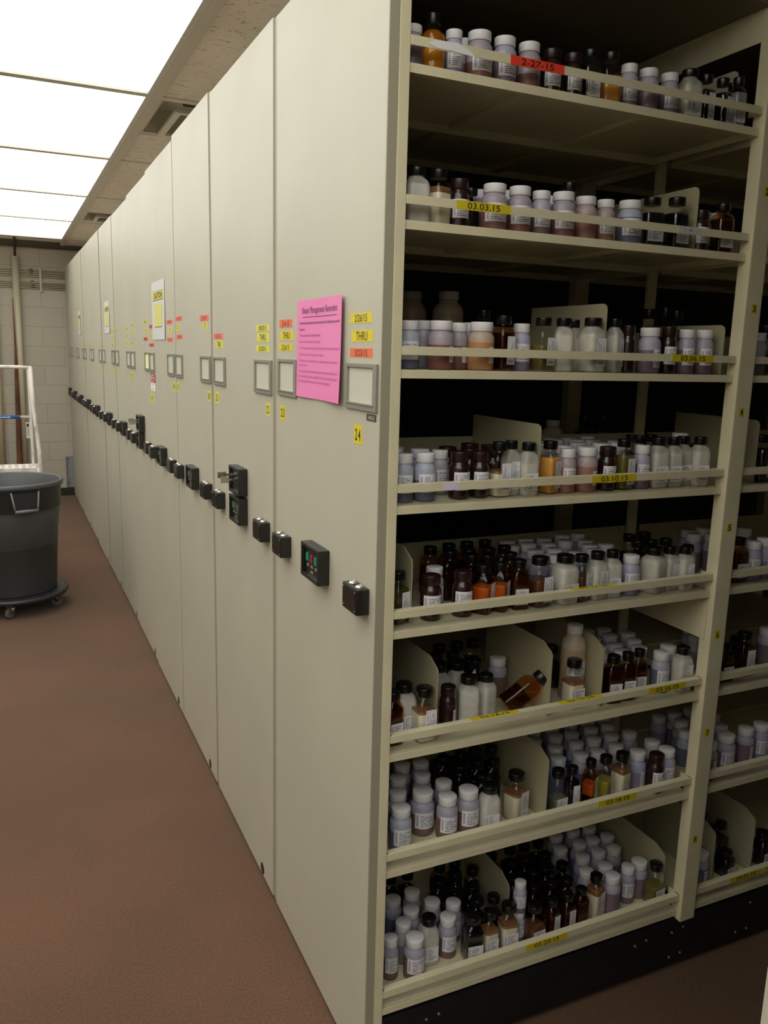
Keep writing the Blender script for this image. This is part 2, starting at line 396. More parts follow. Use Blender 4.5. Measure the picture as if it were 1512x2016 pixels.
# ------------------------------------------------------------ the bin and its dolly
M_bin = noisy('grey_bin_plastic', (64, 66, 68), (70, 72, 74), 7, 0.5, 0.05, 200)
BX, BY = -0.603, 3.69
t = thing('wheeled_dolly', 'round black plastic dolly on casters under the grey bin', 'dolly', (BX, BY, 0))
M_dol = noisy('dolly_plastic', (34, 34, 37), (40, 40, 43), 8, 0.42)
part('platform', MB().lathe([(0.0, 0.078), (0.262, 0.078), (0.285, 0.084), (0.292, 0.096), (0.288, 0.108), (0.278, 0.112), (0.262, 0.1115), (0.0, 0.1115)], (BX, BY, 0), 48), M_dol, t)
for a in (-97, -18, 54, 126, 198):
    a = math.radians(a); cx, cy = BX+0.232*math.cos(a), BY+0.232*math.sin(a)
    d = Vector((math.cos(a*1.7+0.6), math.sin(a*1.7+0.6), 0)); s_ = Vector((-d.y, d.x, 0)); c0 = Vector((cx, cy, 0.033))
    fk = MB()
    for sg in (-1, 1):
        p = c0+s_*0.014*sg; fk.tube([p+Vector((0, 0, 0.0)), p+Vector((0, 0, 0.040))-d*0.010], [0.008, 0.014], 8)
    fk.cyl((cx, cy, 0.069), (cx, cy, 0.078), 0.020); fk.cyl(c0-s_*0.018, c0+s_*0.018, 0.004)
    fo = part('caster', fk, M_chrome, t, 'bright metal caster fork')
    wl = MB(); wl.tube([c0-s_*0.010, c0-s_*0.0085, c0+s_*0.0085, c0+s_*0.010], [0.027, 0.033, 0.033, 0.027], 24)
    part('wheel', wl, mat('caster_rubber', (104, 100, 98), 0.6), fo, 'grey rubber wheel')
t = thing('trash_bin', 'large round dark grey plastic bin standing on a black dolly', 'trash bin', (BX, BY, 0.112))
z0 = 0.112
prof = [(0, 0), (0.226, 0), (0.230, 0.006), (0.258, 0.480), (0.272, 0.482), (0.277, 0.602), (0.288, 0.604), (0.291, 0.614), (0.289, 0.628), (0.280, 0.632), (0.270, 0.626), (0.262, 0.45), (0.222, 0.012), (0, 0.012)]
part('body', MB().lathe(prof, (BX, BY, z0), 64), M_bin, t)
for nmh, ang in (('handle', -73), ('handle', 107)):
    a = math.radians(ang); d = Vector((math.cos(a), math.sin(a), 0)); s_ = Vector((-d.y, d.x, 0)); c0 = Vector((BX, BY, z0))
    P = lambda u, z, r: c0+s_*u+d*r+Vector((0, 0, z))
    hm = MB(); w = 0.066
    hm.tube([P(-w-0.006, 0.596, 0.276), P(-w+0.004, 0.52, 0.286), P(-w+0.008, 0.494, 0.288)], 0.005, 8)
    hm.tube([P(w+0.006, 0.596, 0.276), P(w-0.004, 0.52, 0.286), P(w-0.008, 0.494, 0.288)], 0.005, 8)
    hm.tube([P(-w+0.006, 0.492, 0.289), P(w-0.006, 0.492, 0.289)], 0.009, 8)
    hh = part(nmh, hm, mat('handle_grey', (112, 114, 116), 0.45), t)
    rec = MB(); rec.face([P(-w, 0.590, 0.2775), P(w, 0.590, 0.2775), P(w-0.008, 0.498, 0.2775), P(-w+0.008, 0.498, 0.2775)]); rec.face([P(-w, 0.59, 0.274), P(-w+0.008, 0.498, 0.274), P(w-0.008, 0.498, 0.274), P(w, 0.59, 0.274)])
    part('recess_shade_panel', rec, mat('recess_shade_colour', (30, 31, 33), 0.6), hh, 'flat dark panel painted as a shaded recess behind the handle')  # flat panel; the recess shade is put into its dark colour
a = math.radians(2); st = MB(); st.box(BX+0.2475, BX+0.2545, BY-0.01, BY+0.012, z0+0.33, z0+0.415); part('sticker', st, M_white, t, 'small white sticker on the side')

# ------------------------------------------------------------ mobile shelving carriages
START = [0.0, 0.630, 1.285, 1.868, 2.476, 3.093, 3.732, 4.388, 5.057, 5.660, 6.270, 6.890]
END = [0.598, 1.256, 1.858, 2.468, 3.085, 3.724, 4.380, 5.049, 5.652, 6.262, 6.882, 7.385]
TOPZ = [2.216, 2.223, 2.232, 2.219, 2.214, 2.205, 2.208, 2.206, 2.208, 2.207, 2.206, 2.210]
SX = [0.0, 0.0, 0.0, 0.0, 0.004, 0.006, 0.004, 0.0, 0.003, 0.0, 0.0, 0.0]     # panels not quite flush
# per carriage: number and date labels (centre y, centre z, width, height, tape, text)
NUM = {0: [(0.094, 1.340, 0.040, 0.036, '2 4'), (0.551, 1.346, 0.039, 0.033, '2 3')],
       1: [(0.672, 1.345, 0.038, 0.033, '2 2'), (1.207, 1.343, 0.050, 0.035, '2 1')],
       2: [(1.318, 1.341, 0.044, 0.033, '2 0'), (1.834, 1.344, 0.046, 0.036, '1 9')],
       3: [(1.911, 1.343, 0.050, 0.035, '1 8'), (2.430, 1.270, 0.090, 0.037, '1 6 1 7')],
       4: [(2.520, 1.330, 0.046, 0.035, '1 6'), (3.023, 1.347, 0.05, 0.036, '1 5')],
       5: [(3.118, 1.345, 0.05, 0.036, '1 4'), (3.640, 1.345, 0.05, 0.036, '1 3')],
       6: [(3.780, 1.345, 0.05, 0.036, '1 2')], 7: [(4.447, 1.343, 0.09, 0.036, '1 0 1 1')], 8: [(5.105, 1.345, 0.09, 0.034, '8 9')]}
NUM[4] = NUM[4][1:]
Y_, Yp, O_, S_, C_ = M_yel, M_yel2, M_org, M_salmon, M_crim
DATE = {0: [(0.091, 1.552, 0.102, 0.018, Y_, '2/26/15'), (0.085, 1.520, 0.100, 0.021, Y_, 'THRU'), (0.087, 1.490, 0.104, 0.016, O_, '3/23/15'),
            (0.531, 1.551, 0.094, 0.018, O_, '2-4-15'), (0.524, 1.524, 0.100, 0.021, Y_, 'THRU'), (0.532, 1.4975, 0.102, 0.016, Y_, '2/26/15')],
        1: [(0.717, 1.544, 0.120, 0.016, Yp, '1/8/2015'), (0.714, 1.521, 0.107, 0.021, Yp, 'THRU'), (0.719, 1.4935, 0.116, 0.016, Yp, '2/3/2015'),
            (1.186, 1.527, 0.116, 0.017, S_, '12-23-14'), (1.176, 1.5035, 0.096, 0.022, Yp, 'THRU')],
        2: [(1.374, 1.585, 0.130, 0.019, S_, '12/10/14'), (1.364, 1.562, 0.065, 0.021, Yp, 'TO'),
            (1.790, 1.594, 0.125, 0.016, S_, '11/24/14'), (1.812, 1.563, 0.070, 0.022, Yp, 'TO'), (1.785, 1.529, 0.124, 0.016, S_, '12/09/14')],
        3: [(1.978, 1.586, 0.13, 0.016, S_, '11/04/14'), (1.970, 1.553, 0.07, 0.023, Yp, 'TO'), (1.972, 1.519, 0.128, 0.016, S_, '11/21/14'),
            (2.400, 1.5765, 0.122, 0.015, C_, '10/20/14'), (2.432, 1.536, 0.07, 0.022, Yp, 'TO'), (2.410, 1.498, 0.12, 0.014, C_, '11/03/14')],
        4: [(2.595, 1.600, 0.11, 0.016, Yp, '10/02/14'), (2.582, 1.561, 0.07, 0.020, Yp, 'TO'), (2.597, 1.525, 0.116, 0.015, C_, '10/17/14'),
            (3.010, 1.594, 0.10, 0.016, Yp, '9/16/14'), (3.005, 1.553, 0.06, 0.024, Yp, 'TO'), (3.005, 1.507, 0.10, 0.016, Yp, '10/01/14')],
        5: [(3.225, 1.580, 0.10, 0.016, Yp, '9/02/14'), (3.225, 1.541, 0.05, 0.022, Yp, 'TO'), (3.240, 1.505, 0.10, 0.016, Yp, '9/15/14'),
            (3.640, 1.578, 0.10, 0.016, Yp, '8/18/14'), (3.632, 1.541, 0.05, 0.022, Yp, 'TO'), (3.625, 1.500, 0.10, 0.016, Yp, '8/29/14')],
        6: [(3.835, 1.575, 0.10, 0.016, Yp, '8/04/14'), (3.825, 1.535, 0.05, 0.022, Yp, 'TO'), (3.820, 1.495, 0.10, 0.016, Yp, '8/15/14'), (4.27, 1.490, 0.09, 0.014, Yp, '7/21/14')],
        7: [(4.46, 1.488, 0.10, 0.016, Yp, '7/07/14'), (4.93, 1.488, 0.09, 0.014, Yp, '6/23/14')],
        8: [(5.20, 1.485, 0.10, 0.014, Yp, '6/09/14'), (5.56, 1.486, 0.09, 0.014, Yp, '5/26/14')]}
HOLD = {0: ((0.007, 0.152), (0.447, 0.581)), 1: ((0.634, 0.783), (1.096, 1.240)), 2: ((1.284, 1.427), (1.730, 1.860)), 3: ((1.885, 2.028), (2.338, 2.466))}
ORDN = ['first', 'second', 'third', 'fourth', 'fifth', 'sixth', 'seventh', 'eighth', 'ninth', 'tenth', 'eleventh', 'twelfth']

def holder(parent, y0, y1, z0, z1, x, blank=False, card=None):
    m = MB(); d = 0.005; b = 0.016
    m.box(x-d, x, y0, y0+b, z0, z1, bev=0.0008); m.box(x-d, x, y1-b*0.7, y1, z0, z1, bev=0.0008)
    m.box(x-d, x, y0+b, y1-b*0.7, z1-0.007, z1, bev=0.0008); m.box(x-d, x, y0+b, y1-b*0.7, z0, z0+0.010, bev=0.0008); m.box(x-d-0.002, x, y0+b*0.6, y1-b*0.5, z0+0.010, z0+0.0125)
    h = part('label_holder', m, M_greyframe, parent)
    part('card', MB().box(x-0.001, x-0.0002, y0+b, y1-b*0.7, z0+0.010, z1-0.007), card or M_card, h, 'plain card insert')
def control_pad(parent, y0, z0, x, keys=False):
    w, h, d = 0.109, 0.075, 0.026
    m = MB(); y1 = y0+w; z1 = z0+h; r = 0.008
    m.box(x-d, x, y0, y0+r, z0, z1, bev=0.0025); m.box(x-d, x, y1-r, y1, z0, z1, bev=0.0025)
    m.box(x-d, x, y0+r*0.5, y1-r*0.5, z1-r, z1, bev=0.0025); m.box(x-d, x, y0+r*0.5, y1-r*0.5, z0, z0+r, bev=0.0025)
    p = part('key_switch_box' if keys else 'control_pad', m, M_blackp, parent)
    part('face_plate', MB().box(x-d+0.007, x-0.001, y0+r-0.001, y1-r+0.001, z0+r-0.001, z1-r+0.001), M_blackface, p)
    if not keys:
        for i, c in enumerate((M_green, M_red, M_green)):       # seen from the aisle: green, red, green
            yc = y1-0.030-0.0245*i; zc = z0+0.046-0.003*i*0
            part('button', MB().box(x-d+0.004, x-d+0.007, yc-0.0075, yc+0.0075, zc-0.009, zc+0.009, bev=0.001), c, p, ['green button', 'red button', 'green button'][i])
        lg = MB()
        for i in range(3):
            yc = y1-0.030-0.0245*i; lg.box(x-d+0.0063, x-d+0.007, yc-0.0065, yc+0.0065, z0+0.025, z0+0.031)
        lg.box(x-d+0.0063, x-d+0.007, y0+0.046, y0+0.062, z0+0.014, z0+0.019)
        part('legend', lg, mat('pale_legend', (120, 118, 108), 0.5), p, 'small pale legends under the buttons')
    else:
        for i, (yy, zz) in enumerate(((y0+0.078, z0+0.050), (y0+0.040, z0+0.042))):
            k = MB(); xo = x-d+0.007; k.cyl((xo, yy, zz), (xo-0.006, yy, zz), 0.006, 12)
            k.box(xo-0.024, xo-0.005, yy-0.001, yy+0.001, zz-0.003, zz+0.003); k.box(xo-0.046, xo-0.022, yy-0.001, yy+0.001, zz-0.009, zz+0.009, bev=0.0009)
            part('key', k, M_chrome, p, 'metal key sticking out of its lock')
def switch_box(parent, y0, z0, x):
    w, h, d = 0.070, 0.050, 0.026
    b = part('switch_box', MB().box(x-d, x, y0, y0+w, z0, z0+h, bev=0.003), M_blackp, parent)
    part('cover', MB().box(x-d-0.0012, x-d, y0+0.003, y0+w-0.003, z0+0.003, z0+h-0.003), M_blackface, b)
    for yy in (y0+0.018, y0+0.050):
        k = MB().lathe([(0.0085, 0), (0.0085, 0.0016), (0.0062, 0.002), (0.0060, 0.0042), (0.0030, 0.0044), (0.0028, 0.0022), (0, 0.0022)], (x-d/2, yy, z0+h), 16)
        part('cable_gland', k, M_chrome, b, 'small round chrome fitting')
    sc = MB()
    for yy in (y0+0.007, y0+w-0.007):
        for zz in (z0+0.007, z0+h-0.007): sc.cyl((x-d-0.0018, yy, zz), (x-d-0.001, yy, zz), 0.0018, 8)
    part('screws', sc, M_chrome, b, 'tiny screw heads')

M_top = mat('cream_top_sheet', (220, 214, 196), 0.5)
carr = []
for k in range(12):
    y0, y1, H, x = START[k], END[k], TOPZ[k], SX[k]
    if k == 0: lab = 'open-sided beige mobile shelving unit numbered 24, loaded with sample bottles'
    elif k <= 3: lab = 'closed mobile shelving unit with cream end panel numbered ' + ['', '22 and 21', '20 and 19', '18 and 17'][k]
    elif k == 11: lab = 'closed mobile shelving unit at the far end of the row against the back wall'
    else: lab = 'closed mobile shelving unit with cream end panel, %s from the open shelves' % ORDN[k]
    t = thing('mobile_shelving_unit', lab, 'shelving unit', (0.0, (y0+y1)/2, 0.0), 'mobile shelving units in one row'); carr.append(t)
    pm = MB(); pm.box(x, x+0.016, y0, y1, 0.016, H, bev=0.0015); part('end_panel', pm, M_panel, t)
    if k == 0:
        tr = MB(); tr.box(x+0.0005, x+0.018, y0-0.0025, y0, 0.012, H); tr.box(x+0.001, x+0.020, y1, y1+0.003, 0.012, H)
    else:
        tr = MB(); tr.box(x+(0.004 if k < 3 else 0.0008), x+0.020, y0-(0.0255 if k < 3 else 0.0025), y0-(0.002 if k < 3 else 0), 0.012, H-0.002); tr.box(x+0.001, x+0.020, y1, y1+0.002, 0.012, H-0.002)
    part('edge_trim', tr, M_trim, t, 'darker olive edge trim')
    if k > 0:
        part('top_cover', MB().box(0.017, 1.72, y0+0.002, y1-0.002, H-0.014, H-0.004), M_top, t)
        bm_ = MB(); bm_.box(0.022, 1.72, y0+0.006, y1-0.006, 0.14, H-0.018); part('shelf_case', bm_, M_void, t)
        part('base', MB().box(0.018, 1.72, y0+0.004, y1-0.004, 0.014, 0.139), M_black, t, 'black wheeled base')
    off = {2: -0.012}.get(k, 0.0); e_ = END[k]
    ry, ly = y0+0.024+off, y0+0.483+off
    if k == 11: ly = None
    switch_box(t, ry if k != 2 else 1.290, 1.010, x)
    if ly: switch_box(t, {0: 0.483, 1: 1.120, 2: 1.745}.get(k, y0+0.478), 1.010, x)
    control_pad(t, {0: 0.232, 1: 0.865, 2: 1.488}.get(k, y0+0.225), 1.010, x)
    if k == 1: control_pad(t, 0.865, 1.093, x, keys=True)
    if k == 4: control_pad(t, y0+0.215, 1.093, x, keys=True)
    hs = HOLD.get(k, ((y0+0.010, y0+0.148), (e_-0.150, e_-0.010)))
    if k == 11: hs = hs[:1]
    for i, (a, b) in enumerate(hs):
        holder(t, a, b, 1.382 if k else 1.387, 1.466 if k else 1.471, x, card={(4, 0): mat('pale_yellow_card', (226, 224, 172), 0.6), (6, 0): mat('grey_card', (160, 158, 146), 0.5)}.get((k, i)))
    for (yc, zc, w, h, s_) in NUM.get(k, []):
        sticker('number_label', t, (x, yc, zc), XF, w, h, M_yel if k == 0 else M_yel2, s_, M_ink if k < 4 else M_oliveink, (0.62, 0.62), True, 'yellow label reading %s' % s_.replace(' ', ''))
    for (yc, zc, w, h, c_, s_) in DATE.get(k, []):
        nm_ = {M_yel: 'yellow', M_yel2: 'yellow', M_org: 'orange', M_salmon: 'salmon', M_crim: 'red'}[c_]
        inkm = M_ink if k < 2 and c_ is not M_salmon else (M_oliveink if c_ in (M_yel, M_yel2) else mat('red_ink', (150, 50, 40), 0.7))
        sticker('date_label', t, (x, yc, zc), XF, w, h, c_, s_, inkm, (0.56 if len(s_) > 5 else 0.52, 0.74), False, nm_ + ' tape label', tilt=0.0)
    if k > 0:
        part('floor_plug', MB().cyl((x-0.001, y0+0.10, 0.036), (x+0.002, y0+0.10, 0.036), 0.0165, 20), mat('dark_brown_plug', (48, 34, 26), 0.5), t, 'dark round plug near the floor')

# aisle tag on the first panel
sticker('aisle_tag', carr[0], (0.0, 0.034, 1.376), XF, 0.043, 0.0125, M_tag, 'AISLE', mat('pale_ink', (206, 204, 190), 0.6), (0.6, 0.5), False, 'dark tag reading AISLE')

# wire loop on top of a unit
lp = [(0.10+0.03*math.cos(a), 1.93+0.05*math.sin(a), 2.236+0.018*(1+math.sin(a+0.6))) for a in [i*0.35 for i in range(-2, 13)]]
solo('wire_loop', MB().tube(lp, 0.0022, 6), M_white, 'white wire loop lying on top of the shelving units', 'wire', (0.1, 1.93, 2.232))

# ------------------------------------------------------------ papers on the panels
def paper(name, lab, y0, y1, z0, z1, m, warp, lines, x=0.0, blocks=(), nx=18, nz=14, mats=()):
    """lines: (text, s0, s1, t_centre, height, slot); s runs left to right as read, t bottom to top"""
    mb = MB(); W, H = y1-y0, z1-z0
    def P(s, tt, n=0.0):
        return Vector((x-warp(s, tt)-n, y1-s*W, z0+tt*H))
    for n_ in (0.0, -0.0003):
        vs = [[mb.bm.verts.new(P(i/nx, j/nz, n_)) for j in range(nz+1)] for i in range(nx+1)]
        for i in range(nx):
            for j in range(nz):
                q = (vs[i][j], vs[i+1][j], vs[i+1][j+1], vs[i][j+1])
                f = mb.bm.faces.new(q if n_ == 0 else q[::-1]); f.smooth = True
    for (s0, s1, t0, t1, sl) in blocks:
        k_ = 6
        for i in range(k_):
            a, b = s0+(s1-s0)*i/k_, s0+(s1-s0)*(i+1)/k_
            mb.face([P(a, t0, 0.0006), P(b, t0, 0.0006), P(b, t1, 0.0006), P(a, t1, 0.0006)], sl)
    for (tx, s0, s1, tcn, h, sl, bold) in lines:
        vs_, fs_ = text_geo(tx, bold)
        a0, a1 = min(p.x for p in vs_), max(p.x for p in vs_); b0, b1 = min(p.y for p in vs_), max(p.y for p in vs_)
        nv = [mb.bm.verts.new(P(s0+(s1-s0)*(p.x-a0)/(a1-a0), tcn+((p.y-b0)/(b1-b0)-0.5)*h/H, 0.0010)) for p in vs_]
        for f in fs_:
            try: mb.bm.faces.new([nv[i] for i in f]).material_index = sl
            except ValueError: pass
    o = bpy.data.objects.new(name, mb.mesh(name, [m]+list(mats), (x, (y0+y1)/2, z0))); link(o); o.location = (x, (y0+y1)/2, z0); ORG[o] = Vector(o.location)
    o['label'] = lab; o['category'] = 'notice' if name == 'pink_notice' else 'sign'
    return o
wp = lambda s, t: 0.0012 + 0.006*max(0, (s-0.55)/0.45)**2*(0.75+0.25*t) + 0.005*(1-t)**2*(0.4+0.6*s) + 0.0015*math.sin(s*9)*(1-t)
L_ = [('Retain Management Reminders', 0.13, 0.90, 0.885, 0.0175, 1, False),
      ('*Remember the labware from changes during 5-13s shift, please account for', 0.07, 0.97, 0.765, 0.0072, 1, True), ('the charge', 0.07, 0.19, 0.700, 0.0070, 1, True),
      ('*Please use bottles. No combining days!', 0.08, 0.53, 0.640, 0.0068, 2, True), ('*Make sure each bottle is clearly labeled.', 0.08, 0.53, 0.575, 0.0066, 2, False),
      ('*No missing retains including retrace (also make sure bag is sealed properly)', 0.08, 0.97, 0.510, 0.0068, 2, False),
      ('*Double check all retains are sealed into storage', 0.08, 0.60, 0.445, 0.0066, 2, False),
      ('*Should you see the old label it is your responsibility to make more (make 1', 0.08, 0.94, 0.380, 0.0066, 2, False), ('month at a time)', 0.08, 0.26, 0.335, 0.0066, 2, False),
      ('*Please use brightly colored labels (label tape components/box Size: 38mm x 0.7"', 0.08, 0.96, 0.272, 0.0070, 2, False),
      ('front, wide scale, XL width, tape HSE), normal scale. Label maker located in', 0.07, 0.95, 0.218, 0.0070, 2, False),
      ('QC Lab Drawer 02007 (counter left of hood near login computer)', 0.07, 0.80, 0.168, 0.0070, 2, False)]
paper('pink_notice', 'pink paper headed Retain Management Reminders taped between the label holders', 0.168, 0.446, 1.392, 1.597, M_pink, wp, L_,
      blocks=((0.13, 0.90, 0.823, 0.829, 1),), mats=(mat('purple_ink', (110, 40, 92), 0.7), mat('pale_purple_ink', (168, 76, 134), 0.7)))
M_cau = mat('caution_yellow', (206, 196, 74), 0.55); M_cau2 = mat('pale_caution_yellow', (200, 196, 104), 0.6); M_blu = mat('sheet_white', (198, 198, 196), 0.5)
def caution(y0, y1, z0, z1, lab, x):
    fl = lambda s, t: 0.0012+0.002*(1-t)*s
    paper('caution_sign', lab, y0, y1, z0, z1, M_blu, fl, [('CAUTION', 0.18, 0.84, 0.755, (z1-z0)*0.105, 3, True)] +
          [('xxxx xxx xx'.replace('x', 'l'), 0.3, 0.72, 0.53-0.085*i, (z1-z0)*0.012, 4, False) for i in range(0)],
          x=x, nx=6, nz=6, blocks=((0.10, 0.90, 0.675, 0.685, 3), (0.10, 0.90, 0.825, 0.832, 3), (0.10, 0.90, 0.685, 0.825, 1), (0.24, 0.80, 0.225, 0.62, 2), (0.22, 0.80, 0.215, 0.225, 3)),
          mats=(M_cau, M_cau2, M_ink))
caution(2.066, 2.372, 1.520, 1.755, 'white sheet headed CAUTION in yellow, nearest and largest of three caution sheets', SX[3])
caution(3.935, 4.205, 1.565, 1.755, 'white sheet headed CAUTION in yellow, middle one of three caution sheets', SX[6])
caution(5.860, 6.075, 1.570, 1.760, 'white sheet headed CAUTION in yellow, farthest and smallest of three caution sheets', SX[9])
def stop_sign(y0, y1, z0, z1, lab, x):
    oct_ = [(0.5+0.40*math.cos(math.radians(22.5+45*i)), 0.735+0.22*math.sin(math.radians(22.5+45*i))) for i in range(8)]
    o = paper('stop_sign', lab, y0, y1, z0, z1, M_white, lambda s, t: 0.001, [('STOP', 0.26, 0.74, 0.735, (z1-z0)*0.11, 2, True), ('IF MOVING', 0.15, 0.85, 0.38, (z1-z0)*0.05, 3, False), ('OR', 0.38, 0.62, 0.26, (z1-z0)*0.05, 3, False), ('CARRIAGE', 0.15, 0.85, 0.13, (z1-z0)*0.05, 3, False)],
              x=x, nx=2, nz=2, blocks=((0.0, 1.0, 0.48, 1.0, 1),), mats=(mat('sign_red', (170, 52, 58), 0.5), M_white, M_ink))
    ring = MB()
    P = [Vector((x-0.0024, y1-s*(y1-y0), z0+t*(z1-z0))) for s, t in oct_]; c_ = sum(P, Vector())/8
    for i in range(8):
        a, b = P[i], P[(i+1) % 8]; ring.face([a, b, c_+(b-c_)*0.86, c_+(a-c_)*0.86])
    part('white_octagon', ring, M_white, o, 'white octagon outline')
stop_sign(2.334, 2.452, 1.302, 1.376, 'small red and white stop notice under a label holder', SX[3])

# ------------------------------------------------------------ the open unit: posts, shelves, rails
U = carr[0]; XE = 1.70
Z = {1: 1.960, 2: 1.714, 3: 1.463, 4: 1.218, 5: 0.980, 6: 0.731, 7: 0.480, 8: 0.166}
def post(x0, x1, y0, y1, lab=None, z0=0.140):
    m = MB(); m.box(x0, x1, y0, y1, z0, 2.19, bev=0.0035); return part('post', m, M_steel, U, lab)
pf = MB(); pf.box(0.0185, 0.0385, -0.003, 0.032, 0.012, 2.19, bev=0.002); part('post', pf, M_steel, U)
pm_ = post(0.836, 0.882, -0.013, 0.020)
post(1.655, 1.70, -0.013, 0.020)
for a in ((0.0185, 0.045), (0.836, 0.882), (1.655, 1.70)): post(a[0], a[1], 0.570, 0.598)
for a in ((0.0185, 0.030), (0.845, 0.873), (1.66, 1.69)): post(a[0], a[1], 0.296, 0.306)
for x_ in (0.838, 1.66): part('top_brace', MB().box(x_, x_+0.0025, 0.0, 0.58, 2.128, 2.19), M_steel, U)
part('side_brace', MB().box(0.8335, 0.8350, 0.004, 0.29, 0.864, 0.958, bev=0.0008), M_steel, U)
part('top_cover', MB().box(0.017, XE, 0.0, 0.597, 2.19, 2.205, bev=0.001), mat('shade_darkened_steel', (120, 113, 90), 0.6), U)  # darker than the other tops: underside shade is put into the colour
part('base', MB().box(0.018, XE, 0.002, 0.594, 0.014, 0.1395, bev=0.001), M_black, U, 'black steel wheeled base')
for (bx, bz) in ((0.828, 0.104), (0.864, 0.110), (0.826, 0.036), (0.862, 0.038), (0.746, 0.108), (0.712, 0.102), (1.09, 0.038), (1.051, 0.038), (1.094, 0.112), (0.175, 0.106), (0.145, 0.103)):
        b_ = MB(); b_.tube([(bx, 0.003, bz), (bx, -0.0005, bz), (bx, -0.0025, bz)], [0.0042, 0.004, 0.0018], 10); part('bolt', b_, mat('dull_bolt', (120, 116, 104), 0.4, 0.8), U, 'small bolt head')
def shelf(x0, x1, z, ya, yb, flip=False):
    m = MB(); m.box(x0, x1, ya+0.002, yb, z-0.003, z)
    m.box(x0, x1, ya, ya+0.004, z-0.0145, z, bev=0.001); m.box(x0, x1, ya, ya+0.014, z-0.0150, z-0.0135); m.box(x0, x1, yb-0.003, yb, z-0.018, z-0.003)
    for xr in (x0+0.235, x0+0.515):
        m.box(xr, xr+0.03, ya+0.014, yb-0.003, z-0.011, z-0.003)
    m.box(x0, x0+0.006, ya+0.014, yb-0.003, z-0.016, z-0.003); m.box(x1-0.006, x1, ya+0.014, yb-0.003, z-0.016, z-0.003)
    return part('shelf', m, M_steel, U)
TAPES = {1: [(0.2865, 'f', 0.113, 0.0150, M_redt, '2-27-15', 0)], 2: [(0.1905, 'f', 0.111, 0.0155, M_yel, '03.03.15', 0)], 3: [(0.7115, 'f', 0.113, 0.0150, M_yel, '03.06.15', 0)],
         4: [(0.530, 'f', 0.114, 0.0150, M_yel, '03.10.15', 0)], 5: [(0.505, 't', 0.118, 0.012, M_yel, '03.12.15', 0)], 6: [(0.277, 't', 0.114, 0.014, M_yel, '03.14.15', 0), (0.493, 't', 0.114, 0.014, M_yel, '03.15.15', 0), (0.729, 'f', 0.110, 0.0145, M_yel, '03.16.15', 0)],
         7: [(0.613, 'f', 0.109, 0.0150, M_yel, '03.18.15', 0)], 8: [(0.443, 'f', 0.111, 0.0150, M_yel, '03.20.15', 0)]}
TAPES2 = {8: [(1.058, 'f', 0.110, 0.0150, M_yel, '03.21.15', 0), (1.180, 'f', 0.11, 0.0150, M_yel, '03.22.15', 0)], 2: [(0.955, 'f', 0.11, 0.015, M_yel, '03.04.15', 0)]}
M_div = noisy('shade_darkened_enamel', (172, 165, 134), (164, 157, 127), 9, 0.5)  # darker shelf enamel; the dimness inside the bay is put into the colour
def rail(x0, x1, z, tapes):
    m = MB(); zb, zt = z+0.0255, z+0.0405
    if z < 0.3: zb, zt = z+0.028, z+0.044
    m.box(x0, x1, -0.004, -0.0022, zb, zt, bev=0.0006); m.box(x0, x1, -0.0035, 0.012, zt-0.0016, zt, bev=0.0005)
    m.box(x1-0.003, x1, -0.002, 0.03, zb, zt); m.box(x0, x0+0.003, -0.002, 0.03, zb, zt)
    r_ = part('front_rail', m, M_steel, U)
    for (xc, kind, w, h, c_, tx, tl) in tapes:
        if kind == 'f': sticker('date_label', r_, (xc, -0.004, (zb+zt)/2), YF, w, min(h, zt-zb), c_, tx, M_ink, (0.60, 0.70), 'semi', ('red' if c_ is M_redt else 'yellow') + ' tape label reading ' + tx)
        else: sticker('date_label', r_, (xc, 0.0042, zt), ZF, w, 0.0145, c_, tx, M_ink, (0.60, 0.62), 'semi', 'yellow tape label reading ' + tx)
    return r_
for s in range(1, 9):
    shelf(0.0395, 0.8350, Z[s], 0.0, 0.295); shelf(0.8830, 1.654, Z[s], 0.0, 0.295)
    shelf(0.0395, 0.8350, Z[s], 0.308, 0.594); shelf(0.8830, 1.654, Z[s], 0.308, 0.594)
    r1 = rail(0.0392, 0.8352, Z[s], TAPES.get(s, [])); r2 = rail(0.8828, 1.654, Z[s], TAPES2.get(s, []))
    for (a, b) in ((0.0395, 0.8350), (0.8830, 1.654)):
        m = MB(); m.box(a, b, 0.2955, 0.2970, Z[s]-0.012, Z[s]+0.092)
        for i in range(17): xx = a+0.02+i*(b-a-0.04)/16; m.box(xx, xx+0.0015, 0.2945, 0.2955, Z[s]+0.072, Z[s]+0.091)
        if s < 6: part('back_stop', m, M_div, U)
    if s == 1:
        tn = MB(); zz = Z[1]+0.0405
        pts = [(0.070, -0.008), (0.082, -0.002), (0.125, 0.001), (0.152, -0.009), (0.160, -0.016), (0.120, -0.013), (0.085, -0.013)]
        tn.face([(px, -0.0046, zz+pz) for px, pz in pts][::-1]); part('torn_label', tn, M_white, r1, 'torn white label remnant')
    if s == 4: sticker('blank_label', r1, (0.1485, -0.004, Z[4]+0.033), YF, 0.034, 0.0135, mat('pale_lilac_label', (214, 210, 226), 0.5), None, None, label='blank pale label')
    if s == 2: sticker('torn_label', r1, (0.672, -0.004, Z[2]+0.0335), YF, 0.062, 0.0135, mat('dirty_white_label', (200, 196, 190), 0.6), '/ 0 :', M_ink, (0.5, 0.35), label='torn white label remnant')
for n_, x, z in (('2', 0.8615, 1.838), ('3', 0.861, 1.603), ('4', 0.857, 1.384), ('5', 0.858, 1.128), ('6', 0.857, 0.877), ('7', 0.858, 0.637), ('8', 0.856, 0.361)):
    sticker('number_label', pm_, (x, -0.013, z), YF, 0.0150, 0.0185, M_yel, n_, M_ink, (0.52, 0.76), True, 'small yellow label reading ' + n_)

